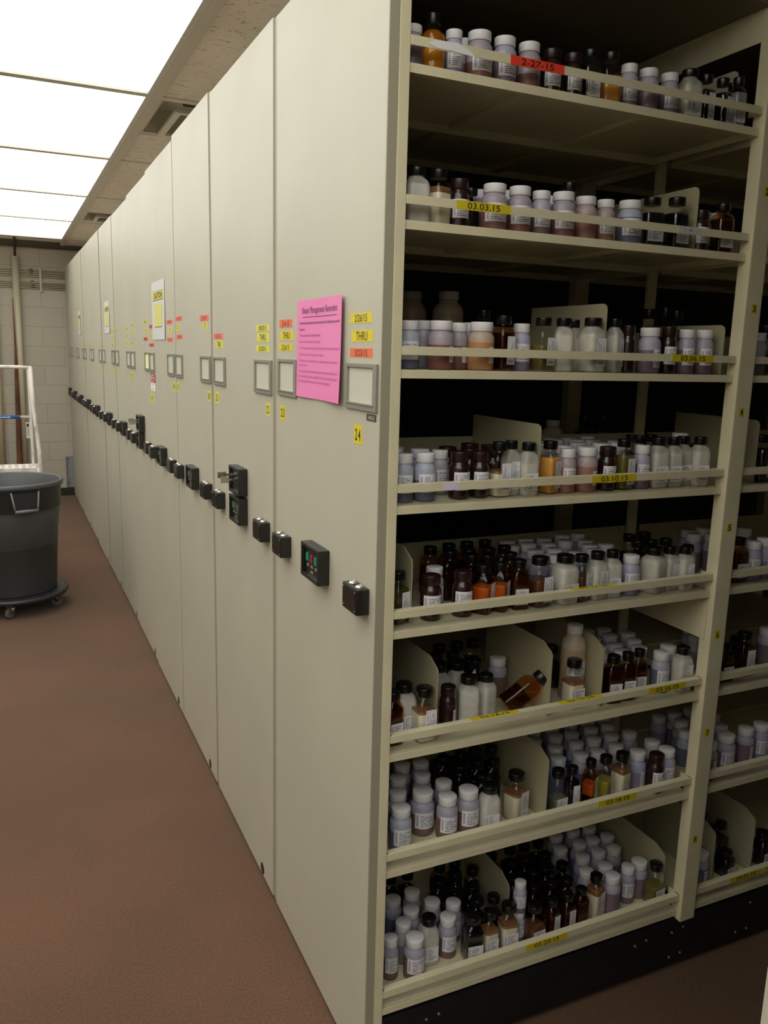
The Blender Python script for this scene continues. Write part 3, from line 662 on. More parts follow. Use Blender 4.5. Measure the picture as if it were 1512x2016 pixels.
# the unit across the aisle (its pale end panel edge shows at the bottom right)
t = thing('mobile_shelving_unit', 'mobile shelving unit across the aisle, only its pale edge showing bottom right', 'shelving unit', (0.0, -1.18, 0.0))
part('end_panel', MB().box(0.0, 0.016, -1.485, -0.878, 0.010, 2.215, bev=0.0015), M_panel, t)
part('top_cover', MB().box(0.017, 1.70, -1.483, -0.880, 2.201, 2.211), M_top, t)
part('edge_trim', MB().box(0.0008, 0.022, -0.878, -0.8755, 0.012, 2.21), M_panel, t)
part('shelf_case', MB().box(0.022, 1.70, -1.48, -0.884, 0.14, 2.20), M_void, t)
part('base', MB().box(0.018, 1.70, -1.48, -0.886, 0.014, 0.139), M_black, t, 'black wheeled base')

# ------------------------------------------------------------ shelf dividers
def tagname(bay, s):
    a = {1: 'red 2-27-15', 2: '03.03.15', 3: '03.06.15', 4: '03.10.15', 5: '03.12.15', 6: '03.14.15', 7: '03.18.15', 8: '03.20.15'}
    if bay == 1: return a[s] + ' shelf'
    return 'right bay shelf %d' % s
DIVS = [(1, 1, 0.826, 0.06, 0.126, 'only one'), (1, 2, 0.720, 0.03, 0.128, 'only one'), (1, 3, 0.507, 0.03, 0.136, 'left one'), (1, 3, 0.830, 0.03, 0.106, 'right one'), (1, 4, 0.366, 0.03, 0.142, 'only one'), (1, 5, 0.090, 0.03, 0.144, 'only one'),
        (1, 6, 0.155, 0.03, 0.164, 'leftmost'), (1, 6, 0.431, 0.03, 0.161, 'middle one'), (1, 6, 0.570, 0.03, 0.153, 'right one'), (1, 7, 0.441, 0.03, 0.165, 'only one'),
        (1, 8, 0.407, 0.10, 0.134, 'left one'), (1, 8, 0.822, 0.04, 0.142, 'right one'), (2, 4, 0.967, 0.03, 0.144, 'only one'), (2, 8, 0.988, 0.04, 0.163, 'left one'), (2, 8, 1.127, 0.04, 0.171, 'right one')]
for (bay, s, x, yf, h, w_) in DIVS:
    z = Z[s]; c_ = 0.030; yb = 0.29; th = 0.0012
    pr = [(yf, 0.001), (yb, 0.001), (yb, h*1.0), (yf+c_*1.2, h), (yf+0.004, h-c_*0.55), (yf, h-c_*0.75)]
    if s <= 4: pr = [(yf, 0.001), (yb, 0.001), (yb, h), (yf+0.012, h), (yf+0.003, h-0.004), (yf, h-0.012)]
    m = MB(); A = [(x-th, y, z+q) for y, q in pr]; B = [(x+th, y, z+q) for y, q in pr]
    m.face(A[::-1]); m.face(B)
    for i in range(len(pr)): j = (i+1) % len(pr); m.face([A[i], A[j], B[j], B[i]])
    m.box(x-th, x+0.0016, yf+0.01, yb, z+0.0003, z+0.0014)
    bmesh.ops.recalc_face_normals(m.bm, faces=m.bm.faces)
    lab = 'upright beige metal divider plate on the ' + tagname(bay, s) + ('' if w_ == 'only one' else ', ' + w_)
    solo('shelf_divider', m, M_div, lab, 'divider', (x, 0.16, z), 'upright dividers on the shelves')
# the tall pale end plate by the post on the 03.14.15 shelf and the flat stop on the 03.06.15 shelf

# bay shelf row kind x y height radius content level label
TABLE = '''
1 1 1 W 0.064 0.040 0.071 0.0183 mauve 0.90 n
1 1 1 A 0.105 0.046 0.098 0.0223 amber 0.55 n
1 1 1 W 0.145 0.043 0.078 0.0166 violet 0.80 l
1 1 1 W 0.196 0.043 0.084 0.0237 rose 0.50 l
1 1 1 W 0.248 0.043 0.084 0.0219 mauve 0.80 l
1 1 1 W 0.300 0.043 0.083 0.0222 rose 0.45 n
1 1 1 B 0.350 0.043 0.081 0.0189 plum 1.00 l
1 1 1 B 0.398 0.043 0.082 0.0178 plum 1.00 l
1 1 1 G 0.437 0.043 0.095 0.0171 dark 0.80 l
1 1 1 G 0.485 0.043 0.098 0.0182 amber 0.70 n
1 1 1 W 0.530 0.043 0.084 0.0179 mauve 0.70 l
1 1 1 W 0.578 0.043 0.083 0.0205 mauve 0.70 n
1 1 1 W 0.631 0.043 0.083 0.0194 mauve 0.70 l
1 1 1 G 0.683 0.043 0.098 0.0211 cream 0.85 l
1 1 1 G 0.727 0.043 0.096 0.0154 dark 0.80 v
1 1 1 G 0.772 0.043 0.096 0.0156 dark 0.80 v
1 1 1 G 0.802 0.030 0.099 0.0142 grey 0.80 l
1 1 1 G 0.815 0.056 0.097 0.0133 grey 0.80 l
1 1 2 W 0.197 0.098 0.090 0.0134 mauve 0.70 n
1 2 1 G 0.081 0.043 0.095 0.0207 white 0.90 n
1 2 1 G 0.125 0.043 0.096 0.0192 creambrown 0.80 n
1 2 1 B 0.168 0.043 0.085 0.0186 brown 1.00 l
1 2 1 W 0.242 0.043 0.084 0.0243 rose 0.75 l
1 2 1 W 0.297 0.043 0.085 0.0229 rose 0.75 l
1 2 1 W 0.345 0.043 0.082 0.0195 mauve 0.75 l
1 2 1 W 0.396 0.043 0.085 0.0235 rose 0.75 l
1 2 1 W 0.449 0.043 0.082 0.0224 pink 0.80 n
1 2 1 W 0.497 0.043 0.081 0.0193 pink 0.80 l
1 2 1 W 0.558 0.043 0.085 0.0254 slate 0.85 l
1 2 1 G 0.614 0.043 0.096 0.0214 dark 0.80 l
1 2 1 G 0.679 0.043 0.103 0.0217 black 0.85 l
1 2 1 B 0.740 0.035 0.083 0.0173 plum 1.00 l
1 2 1 W 0.768 0.057 0.084 0.0165 grey 0.60 l
1 2 1 G 0.798 0.034 0.101 0.0198 amberdark 0.80 l
1 2 1 W 0.814 0.066 0.088 0.0147 mauve 0.80 n
1 2 2 G 0.224 0.098 0.084 0.0158 dark 0.80 n
1 2 2 W 0.312 0.109 0.090 0.0143 mauve 0.70 n
1 2 2 W 0.413 0.111 0.090 0.0166 mauve 0.70 n
1 2 2 G 0.448 0.096 0.117 0.0196 grey 0.80 n
1 2 3 W 0.264 0.131 0.090 0.0162 mauve 0.70 n
1 3 1 W 0.076 0.043 0.086 0.0196 slate 0.70 l
1 3 1 W 0.141 0.043 0.088 0.0244 rose 0.70 s
1 3 1 W 0.191 0.065 0.087 0.0177 rose 0.70 s
1 3 1 W 0.228 0.043 0.089 0.0250 peach 0.80 s
1 3 1 G 0.277 0.043 0.103 0.0179 maroon 0.85 v
1 3 1 W 0.325 0.054 0.090 0.0182 violet 0.60 l
1 3 1 G 0.368 0.043 0.103 0.0197 olive 0.60 v
1 3 1 G 0.416 0.043 0.104 0.0185 white 0.85 n
1 3 1 G 0.458 0.066 0.103 0.0149 white 0.70 v
1 3 1 G 0.482 0.036 0.107 0.0218 cream 0.90 v
1 3 1 G 0.543 0.043 0.108 0.0161 cream 0.85 v
1 3 1 B 0.580 0.043 0.096 0.0152 brown 1.00 n
1 3 1 W 0.637 0.043 0.093 0.0236 mauve 0.70 v
1 3 1 B 0.689 0.043 0.097 0.0177 brown 1.00 l
1 3 1 W 0.739 0.043 0.093 0.0189 mauve 0.75 l
1 3 1 W 0.789 0.043 0.094 0.0197 mauve 0.50 l
1 3 2 W 0.139 0.109 0.090 0.0179 grey 0.60 v
1 3 2 W 0.242 0.109 0.090 0.0154 rose 0.60 n
1 3 3 G 0.811 0.153 0.140 0.0174 dark 0.80 n
1 3 4 G 0.319 0.186 0.120 0.0175 dark 0.80 n
1 3 4 G 0.786 0.216 0.144 0.0176 dark 0.80 n
1 3 4 G 0.811 0.189 0.148 0.0178 dark 0.80 n
1 4 1 W 0.074 0.043 0.090 0.0184 slate 0.60 l
1 4 1 W 0.118 0.043 0.091 0.0210 slate 0.60 l
1 4 1 B 0.193 0.043 0.092 0.0205 brown 1.00 l
1 4 1 B 0.239 0.043 0.090 0.0183 brown 1.00 l
1 4 1 G 0.281 0.040 0.108 0.0195 creambrown 0.60 v
1 4 1 G 0.315 0.052 0.109 0.0157 white 0.60 v
1 4 1 G 0.346 0.036 0.106 0.0174 cream 0.75 l
1 4 1 G 0.403 0.043 0.107 0.0186 amber 0.85 v
1 4 1 W 0.447 0.043 0.090 0.0188 pink 0.80 l
1 4 1 W 0.497 0.043 0.092 0.0226 pink 0.80 s
1 4 1 B 0.550 0.043 0.092 0.0198 plum 1.00 l
1 4 1 G 0.593 0.043 0.107 0.0195 olive 0.80 v
1 4 1 W 0.643 0.043 0.093 0.0186 mauve 0.80 l
1 4 1 G 0.688 0.043 0.109 0.0194 cream 0.80 l
1 4 1 G 0.730 0.042 0.108 0.0174 cream 0.80 l
1 4 1 G 0.765 0.051 0.109 0.0173 cream 0.90 l
1 4 1 G 0.798 0.033 0.109 0.0183 cream 0.90 l
1 4 1 B 0.812 0.067 0.090 0.0165 brown 1.00 n
1 4 2 W 0.074 0.094 0.093 0.0215 brownish 0.75 n
1 4 2 W 0.134 0.097 0.091 0.0215 mauve 0.75 n
1 4 2 W 0.179 0.098 0.088 0.0186 grey 0.50 l
1 4 2 B 0.248 0.100 0.089 0.0215 brown 0.75 n
1 4 2 B 0.306 0.100 0.090 0.0215 brown 0.75 n
1 4 2 W 0.427 0.096 0.089 0.0215 slate 0.75 n
1 4 2 W 0.475 0.095 0.090 0.0215 grey 0.75 n
1 4 2 W 0.534 0.100 0.088 0.0215 violet 0.75 n
1 4 2 W 0.578 0.100 0.092 0.0215 grey 0.75 n
1 4 2 W 0.627 0.101 0.092 0.0215 grey 0.75 n
1 4 2 G 0.685 0.100 0.107 0.0185 black 0.75 n
1 4 2 G 0.738 0.098 0.103 0.0185 black 0.75 n
1 4 2 W 0.807 0.105 0.110 0.0209 mauve 0.70 n
1 4 3 W 0.103 0.148 0.090 0.0215 slate 0.75 n
1 4 3 B 0.224 0.148 0.088 0.0215 brown 0.75 n
1 4 3 B 0.278 0.151 0.093 0.0215 brown 0.75 n
1 4 3 B 0.326 0.150 0.089 0.0215 brown 0.75 n
1 4 3 W 0.459 0.146 0.089 0.0215 grey 0.75 n
1 4 3 W 0.552 0.146 0.089 0.0215 violet 0.75 n
1 4 3 W 0.609 0.145 0.089 0.0215 grey 0.75 n
1 4 3 W 0.659 0.148 0.090 0.0215 violet 0.75 n
1 4 3 G 0.707 0.149 0.103 0.0185 dark 0.75 n
1 4 3 G 0.762 0.150 0.103 0.0185 black 0.75 n
1 4 4 W 0.427 0.198 0.089 0.0215 grey 0.75 n
1 4 4 W 0.484 0.195 0.088 0.0215 grey 0.75 n
1 4 4 W 0.530 0.199 0.091 0.0215 slate 0.75 n
1 4 4 W 0.586 0.196 0.090 0.0215 slate 0.75 n
1 4 4 W 0.632 0.198 0.088 0.0215 brownish 0.75 n
1 4 5 W 0.458 0.247 0.090 0.0215 grey 0.75 n
1 4 5 W 0.556 0.246 0.089 0.0215 slate 0.75 n
1 4 5 W 0.602 0.245 0.089 0.0215 mauve 0.75 n
1 4 5 W 0.660 0.251 0.091 0.0215 grey 0.75 n
1 5 1 G 0.069 0.043 0.103 0.0180 olivedark 0.80 v
1 5 1 B 0.141 0.043 0.090 0.0208 brown 1.00 l
1 5 1 B 0.212 0.043 0.092 0.0207 brown 1.00 l
1 5 1 G 0.260 0.043 0.100 0.0194 orange 0.70 s
1 5 1 G 0.300 0.043 0.101 0.0171 orange 0.70 s
1 5 1 G 0.345 0.043 0.103 0.0183 amberdark 0.80 l
1 5 1 G 0.396 0.043 0.105 0.0226 rust 0.70 v
1 5 1 G 0.460 0.043 0.104 0.0240 white 0.95 l
1 5 1 G 0.503 0.043 0.101 0.0185 rust 0.70 v
1 5 1 G 0.545 0.043 0.104 0.0192 white 0.90 v
1 5 1 G 0.586 0.043 0.104 0.0178 white 0.90 l
1 5 1 W 0.638 0.043 0.089 0.0207 violet 0.70 l
1 5 1 G 0.702 0.043 0.102 0.0243 cream 0.95 n
1 5 1 G 0.750 0.044 0.099 0.0179 cream 0.90 v
1 5 1 G 0.784 0.032 0.099 0.0175 cream 0.90 v
1 5 1 G 0.812 0.053 0.097 0.0165 cream 0.90 n
1 5 2 W 0.177 0.098 0.089 0.0201 grey 0.60 l
1 5 2 G 0.265 0.100 0.107 0.0185 maroon 0.75 n
1 5 2 G 0.305 0.102 0.103 0.0185 maroon 0.75 n
1 5 2 G 0.360 0.100 0.103 0.0185 amberdark 0.75 n
1 5 2 W 0.436 0.101 0.092 0.0215 mauve 0.75 n
1 5 2 W 0.480 0.098 0.088 0.0215 violet 0.75 n
1 5 2 W 0.535 0.103 0.089 0.0215 brownish 0.75 n
1 5 2 W 0.584 0.101 0.092 0.0215 violet 0.75 n
1 5 2 G 0.705 0.099 0.105 0.0185 dark 0.75 n
1 5 2 G 0.747 0.102 0.102 0.0185 black 0.75 n
1 5 2 G 0.788 0.099 0.103 0.0185 black 0.75 n
1 5 3 W 0.138 0.161 0.088 0.0215 mauve 0.75 n
1 5 3 G 0.241 0.148 0.106 0.0185 maroon 0.75 n
1 5 3 G 0.287 0.149 0.105 0.0185 amberdark 0.75 n
1 5 3 G 0.335 0.147 0.104 0.0185 amberdark 0.75 n
1 5 3 G 0.377 0.151 0.105 0.0185 amberdark 0.75 n
1 5 3 W 0.460 0.153 0.088 0.0215 grey 0.75 n
1 5 3 W 0.511 0.151 0.088 0.0215 violet 0.75 n
1 5 3 W 0.609 0.151 0.090 0.0215 brownish 0.75 n
1 5 3 W 0.658 0.153 0.088 0.0215 mauve 0.75 n
1 5 3 G 0.724 0.150 0.107 0.0185 black 0.75 n
1 5 3 G 0.771 0.152 0.108 0.0185 black 0.75 n
1 5 4 G 0.220 0.199 0.104 0.0185 amberdark 0.75 n
1 5 4 G 0.268 0.203 0.106 0.0185 amberdark 0.75 n
1 5 4 G 0.311 0.199 0.108 0.0185 maroon 0.75 n
1 5 4 G 0.358 0.200 0.108 0.0185 maroon 0.75 n
1 5 4 W 0.427 0.198 0.091 0.0215 grey 0.75 n
1 5 4 W 0.475 0.202 0.092 0.0215 slate 0.75 n
1 5 4 W 0.531 0.202 0.088 0.0215 violet 0.75 n
1 5 4 W 0.578 0.202 0.091 0.0215 brownish 0.75 n
1 5 4 W 0.635 0.200 0.088 0.0215 violet 0.75 n
1 5 5 W 0.116 0.231 0.091 0.0215 grey 0.75 n
1 5 5 W 0.450 0.250 0.089 0.0215 slate 0.75 n
1 5 5 W 0.499 0.247 0.092 0.0215 mauve 0.75 n
1 5 5 W 0.553 0.249 0.088 0.0215 violet 0.75 n
1 5 5 W 0.604 0.248 0.093 0.0215 brownish 0.75 n
1 5 5 W 0.652 0.250 0.093 0.0215 mauve 0.75 n
1 6 1 G 0.066 0.043 0.109 0.0176 amberdark 0.80 l
1 6 1 G 0.103 0.070 0.110 0.0212 white 0.90 l
1 6 1 G 0.131 0.035 0.111 0.0214 creambrown 0.75 v
1 6 1 B 0.199 0.059 0.094 0.0178 brown 1.00 s
1 6 1 G 0.257 0.076 0.101 0.0224 white 0.90 n
1 6 1 G 0.303 0.081 0.096 0.0190 white 0.90 n
1 6 1 G 0.512 0.053 0.110 0.0206 creambrown 0.70 l
1 6 1 T 0.539 0.094 0.174 0.0280 peach 0.90 l
1 6 1 G 0.613 0.043 0.109 0.0189 maroon 0.80 l
1 6 1 G 0.654 0.043 0.110 0.0174 maroon 0.80 l
1 6 1 G 0.697 0.054 0.108 0.0160 maroon 0.80 l
1 6 1 W 0.760 0.051 0.095 0.0212 slate 0.80 l
1 6 1 W 0.805 0.077 0.095 0.0220 violet 0.80 v
1 6 1 G 0.809 0.034 0.107 0.0199 white 0.90 v
1 6 2 G 0.067 0.111 0.104 0.0185 dark 0.75 n
1 6 2 G 0.454 0.101 0.104 0.0185 dark 0.75 n
1 6 2 W 0.633 0.103 0.088 0.0215 brownish 0.75 n
1 6 2 W 0.684 0.101 0.091 0.0215 grey 0.75 n
1 6 2 W 0.738 0.101 0.092 0.0215 slate 0.75 n
1 6 3 G 0.093 0.172 0.105 0.0185 black 0.75 n
1 6 3 G 0.223 0.141 0.108 0.0185 white 0.75 n
1 6 3 G 0.266 0.141 0.106 0.0185 white 0.75 n
1 6 3 G 0.310 0.138 0.107 0.0185 dark 0.75 n
1 6 3 W 0.388 0.169 0.090 0.0215 brownish 0.75 n
1 6 3 G 0.477 0.158 0.104 0.0185 dark 0.75 n
1 6 3 G 0.532 0.163 0.102 0.0185 dark 0.75 n
1 6 3 W 0.661 0.149 0.089 0.0215 grey 0.75 n
1 6 3 W 0.705 0.149 0.087 0.0215 slate 0.75 n
1 6 3 W 0.765 0.150 0.090 0.0215 grey 0.75 n
1 6 4 G 0.068 0.218 0.105 0.0185 dark 0.75 n
1 6 4 G 0.110 0.221 0.108 0.0185 maroon 0.75 n
1 6 4 G 0.243 0.199 0.103 0.0185 dark 0.75 n
1 6 4 G 0.288 0.200 0.104 0.0185 dark 0.75 n
1 6 4 G 0.457 0.218 0.107 0.0185 black 0.75 n
1 6 4 G 0.509 0.219 0.104 0.0185 black 0.75 n
1 6 4 W 0.625 0.203 0.093 0.0215 grey 0.75 n
1 6 4 W 0.683 0.199 0.088 0.0215 grey 0.75 n
1 6 4 W 0.734 0.201 0.090 0.0215 violet 0.75 n
1 6 4 W 0.789 0.198 0.089 0.0215 grey 0.75 n
1 6 5 G 0.224 0.246 0.103 0.0185 black 0.75 n
1 6 5 G 0.278 0.245 0.107 0.0185 dark 0.75 n
1 6 5 G 0.325 0.247 0.107 0.0185 dark 0.75 n
1 6 5 G 0.366 0.245 0.108 0.0185 black 0.75 n
1 6 5 W 0.658 0.250 0.092 0.0215 grey 0.75 n
1 6 5 W 0.702 0.248 0.091 0.0215 slate 0.75 n
1 6 5 W 0.754 0.249 0.088 0.0215 mauve 0.75 n
1 7 1 W 0.099 0.059 0.095 0.0232 slate 0.70 l
1 7 1 W 0.171 0.100 0.095 0.0259 brownish 0.70 l
1 7 1 W 0.211 0.063 0.095 0.0228 brownish 0.70 l
1 7 1 W 0.266 0.070 0.095 0.0247 brownish 0.70 l
1 7 1 G 0.308 0.051 0.105 0.0203 white 0.80 l
1 7 1 G 0.387 0.068 0.110 0.0227 creambrown 0.75 v
1 7 1 W 0.472 0.112 0.095 0.0232 brownish 0.90 l
1 7 1 G 0.482 0.043 0.109 0.0188 clear 0.50 l
1 7 1 G 0.521 0.043 0.109 0.0151 black 0.90 v
1 7 1 G 0.579 0.051 0.110 0.0152 orange 0.60 s
1 7 1 G 0.623 0.052 0.110 0.0182 yellow 0.60 s
1 7 1 G 0.669 0.050 0.110 0.0190 creambrown 0.80 n
1 7 1 W 0.730 0.066 0.095 0.0215 violet 0.70 v
1 7 1 B 0.764 0.039 0.095 0.0200 black 1.00 l
1 7 1 W 0.802 0.096 0.095 0.0219 slate 0.80 v
1 7 1 W 0.806 0.051 0.095 0.0226 slate 0.80 l
1 7 2 W 0.123 0.124 0.089 0.0215 slate 0.75 n
1 7 2 G 0.318 0.098 0.104 0.0185 dark 0.75 n
1 7 2 W 0.534 0.114 0.093 0.0215 violet 0.75 n
1 7 2 W 0.599 0.114 0.091 0.0215 slate 0.75 n
1 7 2 W 0.652 0.115 0.088 0.0215 mauve 0.75 n
1 7 2 W 0.705 0.115 0.093 0.0215 grey 0.75 n
1 7 3 W 0.074 0.127 0.088 0.0215 slate 0.75 n
1 7 3 W 0.207 0.172 0.089 0.0215 brownish 0.75 n
1 7 3 W 0.237 0.128 0.088 0.0215 grey 0.75 n
1 7 3 G 0.291 0.149 0.106 0.0185 dark 0.75 n
1 7 3 G 0.339 0.153 0.107 0.0185 black 0.75 n
1 7 3 G 0.377 0.149 0.105 0.0185 dark 0.75 n
1 7 3 W 0.563 0.164 0.091 0.0215 slate 0.75 n
1 7 3 W 0.624 0.164 0.092 0.0215 slate 0.75 n
1 7 3 W 0.679 0.166 0.092 0.0215 grey 0.75 n
1 7 3 W 0.735 0.167 0.090 0.0215 mauve 0.75 n
1 7 3 W 0.789 0.162 0.090 0.0215 slate 0.75 n
1 7 4 W 0.094 0.175 0.087 0.0215 mauve 0.75 n
1 7 4 W 0.123 0.225 0.088 0.0215 mauve 0.75 n
1 7 4 W 0.149 0.177 0.091 0.0215 violet 0.75 n
1 7 4 W 0.230 0.224 0.090 0.0215 mauve 0.75 n
1 7 4 G 0.274 0.197 0.106 0.0185 dark 0.75 n
1 7 4 G 0.320 0.198 0.106 0.0185 dark 0.75 n
1 7 4 G 0.358 0.199 0.108 0.0185 dark 0.75 n
1 7 4 G 0.405 0.201 0.105 0.0185 black 0.75 n
1 7 4 W 0.536 0.213 0.092 0.0215 mauve 0.75 n
1 7 4 W 0.599 0.214 0.092 0.0215 violet 0.75 n
1 7 4 W 0.652 0.217 0.088 0.0215 slate 0.75 n
1 7 4 W 0.710 0.216 0.091 0.0215 slate 0.75 n
1 7 4 W 0.762 0.214 0.091 0.0215 grey 0.75 n
1 7 5 W 0.183 0.228 0.091 0.0215 slate 0.75 n
1 7 5 G 0.293 0.249 0.107 0.0185 black 0.75 n
1 7 5 G 0.333 0.250 0.104 0.0185 dark 0.75 n
1 7 5 G 0.385 0.249 0.104 0.0185 dark 0.75 n
1 7 5 G 0.484 0.238 0.106 0.0185 dark 0.75 n
1 7 5 W 0.564 0.258 0.092 0.0215 slate 0.75 n
1 7 5 W 0.625 0.263 0.088 0.0215 grey 0.75 n
1 7 5 W 0.680 0.261 0.092 0.0215 mauve 0.75 n
1 7 5 W 0.737 0.262 0.089 0.0215 violet 0.75 n
1 7 5 W 0.788 0.260 0.089 0.0215 brownish 0.75 n
1 8 1 W 0.093 0.076 0.095 0.0177 brownish 0.80 l
1 8 1 W 0.140 0.110 0.095 0.0205 grey 0.70 n
1 8 1 W 0.142 0.058 0.095 0.0232 brownish 0.80 l
1 8 1 G 0.190 0.085 0.110 0.0204 white 0.70 l
1 8 1 W 0.240 0.088 0.095 0.0213 brownish 0.70 l
1 8 1 G 0.283 0.051 0.110 0.0218 black 0.90 l
1 8 1 G 0.326 0.050 0.110 0.0182 creambrown 0.75 l
1 8 1 G 0.378 0.053 0.110 0.0212 creambrown 0.75 l
1 8 1 G 0.442 0.043 0.097 0.0215 rust 0.60 l
1 8 1 G 0.490 0.043 0.097 0.0166 maroon 0.80 v
1 8 1 G 0.534 0.043 0.100 0.0168 maroon 0.80 v
1 8 1 G 0.583 0.054 0.093 0.0165 amberdark 0.80 n
1 8 1 G 0.632 0.062 0.110 0.0188 creambrown 0.90 v
1 8 1 W 0.683 0.064 0.095 0.0220 mauve 0.80 n
1 8 1 W 0.743 0.077 0.095 0.0193 mauve 0.70 l
1 8 1 W 0.785 0.084 0.095 0.0226 mauve 0.80 s
1 8 1 G 0.799 0.042 0.110 0.0202 olive 0.60 l
1 8 2 G 0.324 0.102 0.107 0.0185 black 0.75 n
1 8 2 G 0.365 0.098 0.105 0.0185 black 0.75 n
1 8 2 G 0.430 0.091 0.105 0.0185 maroon 0.75 n
1 8 2 G 0.471 0.092 0.107 0.0185 maroon 0.75 n
1 8 2 G 0.520 0.089 0.105 0.0185 maroon 0.75 n
1 8 2 G 0.565 0.087 0.102 0.0185 black 0.75 n
1 8 2 W 0.641 0.110 0.089 0.0215 grey 0.75 n
1 8 2 W 0.698 0.108 0.089 0.0215 brownish 0.75 n
1 8 3 W 0.069 0.151 0.090 0.0215 grey 0.75 n
1 8 3 W 0.178 0.148 0.089 0.0215 slate 0.75 n
1 8 3 W 0.235 0.153 0.090 0.0215 mauve 0.75 n
1 8 3 W 0.275 0.126 0.095 0.0203 brownish 0.70 l
1 8 3 G 0.341 0.152 0.102 0.0185 black 0.75 n
1 8 3 G 0.448 0.141 0.103 0.0185 black 0.75 n
1 8 3 G 0.503 0.137 0.106 0.0185 maroon 0.75 n
1 8 3 G 0.541 0.142 0.105 0.0185 maroon 0.75 n
1 8 3 G 0.588 0.137 0.105 0.0185 black 0.75 n
1 8 3 W 0.667 0.158 0.092 0.0215 violet 0.75 n
1 8 3 W 0.721 0.163 0.090 0.0215 grey 0.75 n
1 8 3 W 0.766 0.158 0.092 0.0215 grey 0.75 n
1 8 4 W 0.096 0.198 0.089 0.0215 slate 0.75 n
1 8 4 W 0.156 0.198 0.088 0.0215 slate 0.75 n
1 8 4 W 0.207 0.201 0.091 0.0215 brownish 0.75 n
1 8 4 G 0.277 0.198 0.104 0.0185 dark 0.75 n
1 8 4 G 0.324 0.203 0.108 0.0185 dark 0.75 n
1 8 4 G 0.371 0.202 0.108 0.0185 dark 0.75 n
1 8 4 G 0.478 0.191 0.106 0.0185 black 0.75 n
1 8 4 G 0.517 0.192 0.104 0.0185 maroon 0.75 n
1 8 4 G 0.573 0.189 0.103 0.0185 maroon 0.75 n
1 8 4 W 0.638 0.211 0.089 0.0215 slate 0.75 n
1 8 4 W 0.696 0.209 0.092 0.0215 slate 0.75 n
1 8 4 W 0.743 0.213 0.089 0.0215 violet 0.75 n
1 8 4 W 0.790 0.212 0.087 0.0215 violet 0.75 n
1 8 5 G 0.068 0.251 0.107 0.0185 dark 0.75 n
1 8 5 G 0.125 0.251 0.107 0.0185 dark 0.75 n
1 8 5 G 0.175 0.253 0.107 0.0185 dark 0.75 n
1 8 5 G 0.219 0.251 0.107 0.0185 dark 0.75 n
1 8 5 G 0.305 0.249 0.105 0.0185 maroon 0.75 n
1 8 5 G 0.349 0.251 0.103 0.0185 black 0.75 n
1 8 5 G 0.448 0.241 0.104 0.0185 maroon 0.75 n
1 8 5 G 0.503 0.241 0.107 0.0185 black 0.75 n
1 8 5 G 0.545 0.239 0.106 0.0185 maroon 0.75 n
1 8 5 G 0.587 0.238 0.105 0.0185 black 0.75 n
1 8 5 W 0.662 0.263 0.089 0.0215 brownish 0.75 n
1 8 5 W 0.717 0.261 0.092 0.0215 brownish 0.75 n
1 8 5 W 0.767 0.258 0.092 0.0215 mauve 0.75 n
2 3 1 W 0.951 0.043 0.093 0.0188 grey 0.60 n
2 3 1 G 0.998 0.065 0.112 0.0192 dark 0.60 n
2 4 1 G 0.996 0.043 0.109 0.0258 black 0.90 v
2 4 2 W 1.021 0.109 0.085 0.0215 grey 0.60 n
2 5 1 G 0.960 0.043 0.105 0.0205 amberdark 0.80 l
2 5 1 W 1.008 0.040 0.093 0.0202 violet 0.60 l
2 5 1 W 1.049 0.046 0.097 0.0203 violet 0.60 v
2 5 2 W 1.005 0.098 0.070 0.0218 grey 0.60 n
2 5 3 W 0.928 0.153 0.093 0.0215 mauve 0.75 n
2 5 3 W 0.987 0.150 0.089 0.0215 mauve 0.75 n
2 5 3 W 1.071 0.131 0.103 0.0237 grey 0.60 n
2 5 4 W 0.959 0.199 0.090 0.0215 violet 0.75 n
2 5 4 W 1.010 0.200 0.093 0.0215 mauve 0.75 n
2 6 1 G 0.952 0.043 0.091 0.0198 maroon 0.80 l
2 6 1 G 1.029 0.054 0.109 0.0220 maroon 0.80 v
2 6 1 W 1.146 0.085 0.095 0.0234 mauve 0.80 v
2 6 2 G 1.064 0.109 0.073 0.0189 maroon 0.80 v
2 6 3 W 0.947 0.131 0.088 0.0215 grey 0.75 n
2 6 3 W 1.004 0.128 0.090 0.0215 slate 0.75 n
2 6 4 W 0.979 0.180 0.087 0.0215 slate 0.75 n
2 6 4 W 1.031 0.179 0.088 0.0215 brownish 0.75 n
2 7 1 W 0.936 0.043 0.093 0.0220 mauve 0.80 v
2 7 1 W 1.008 0.059 0.092 0.0263 mauve 0.80 l
2 7 1 W 1.083 0.063 0.095 0.0227 mauve 0.80 v
2 7 1 W 1.140 0.066 0.095 0.0229 violet 0.80 l
2 7 2 W 0.927 0.112 0.091 0.0215 slate 0.75 n
2 7 2 W 0.978 0.109 0.089 0.0215 violet 0.75 n
2 7 2 W 1.041 0.107 0.089 0.0215 violet 0.75 n
2 7 3 W 0.960 0.161 0.091 0.0215 grey 0.75 n
2 7 3 W 1.015 0.161 0.092 0.0215 brownish 0.75 n
2 7 3 W 1.068 0.158 0.091 0.0215 grey 0.75 n
2 7 4 W 0.933 0.213 0.088 0.0215 violet 0.75 n
2 7 4 W 0.983 0.210 0.088 0.0215 slate 0.75 n
2 7 4 W 1.040 0.210 0.090 0.0215 brownish 0.75 n
2 8 1 W 0.961 0.051 0.095 0.0202 slate 0.80 v
2 8 1 G 1.057 0.059 0.070 0.0208 black 0.80 l
2 8 1 G 1.153 0.088 0.071 0.0226 black 0.80 v
2 8 1 G 1.189 0.059 0.092 0.0226 black 0.80 l
2 8 2 G 1.021 0.098 0.092 0.0209 creambrown 0.90 n
2 8 2 G 1.059 0.119 0.105 0.0185 dark 0.75 n
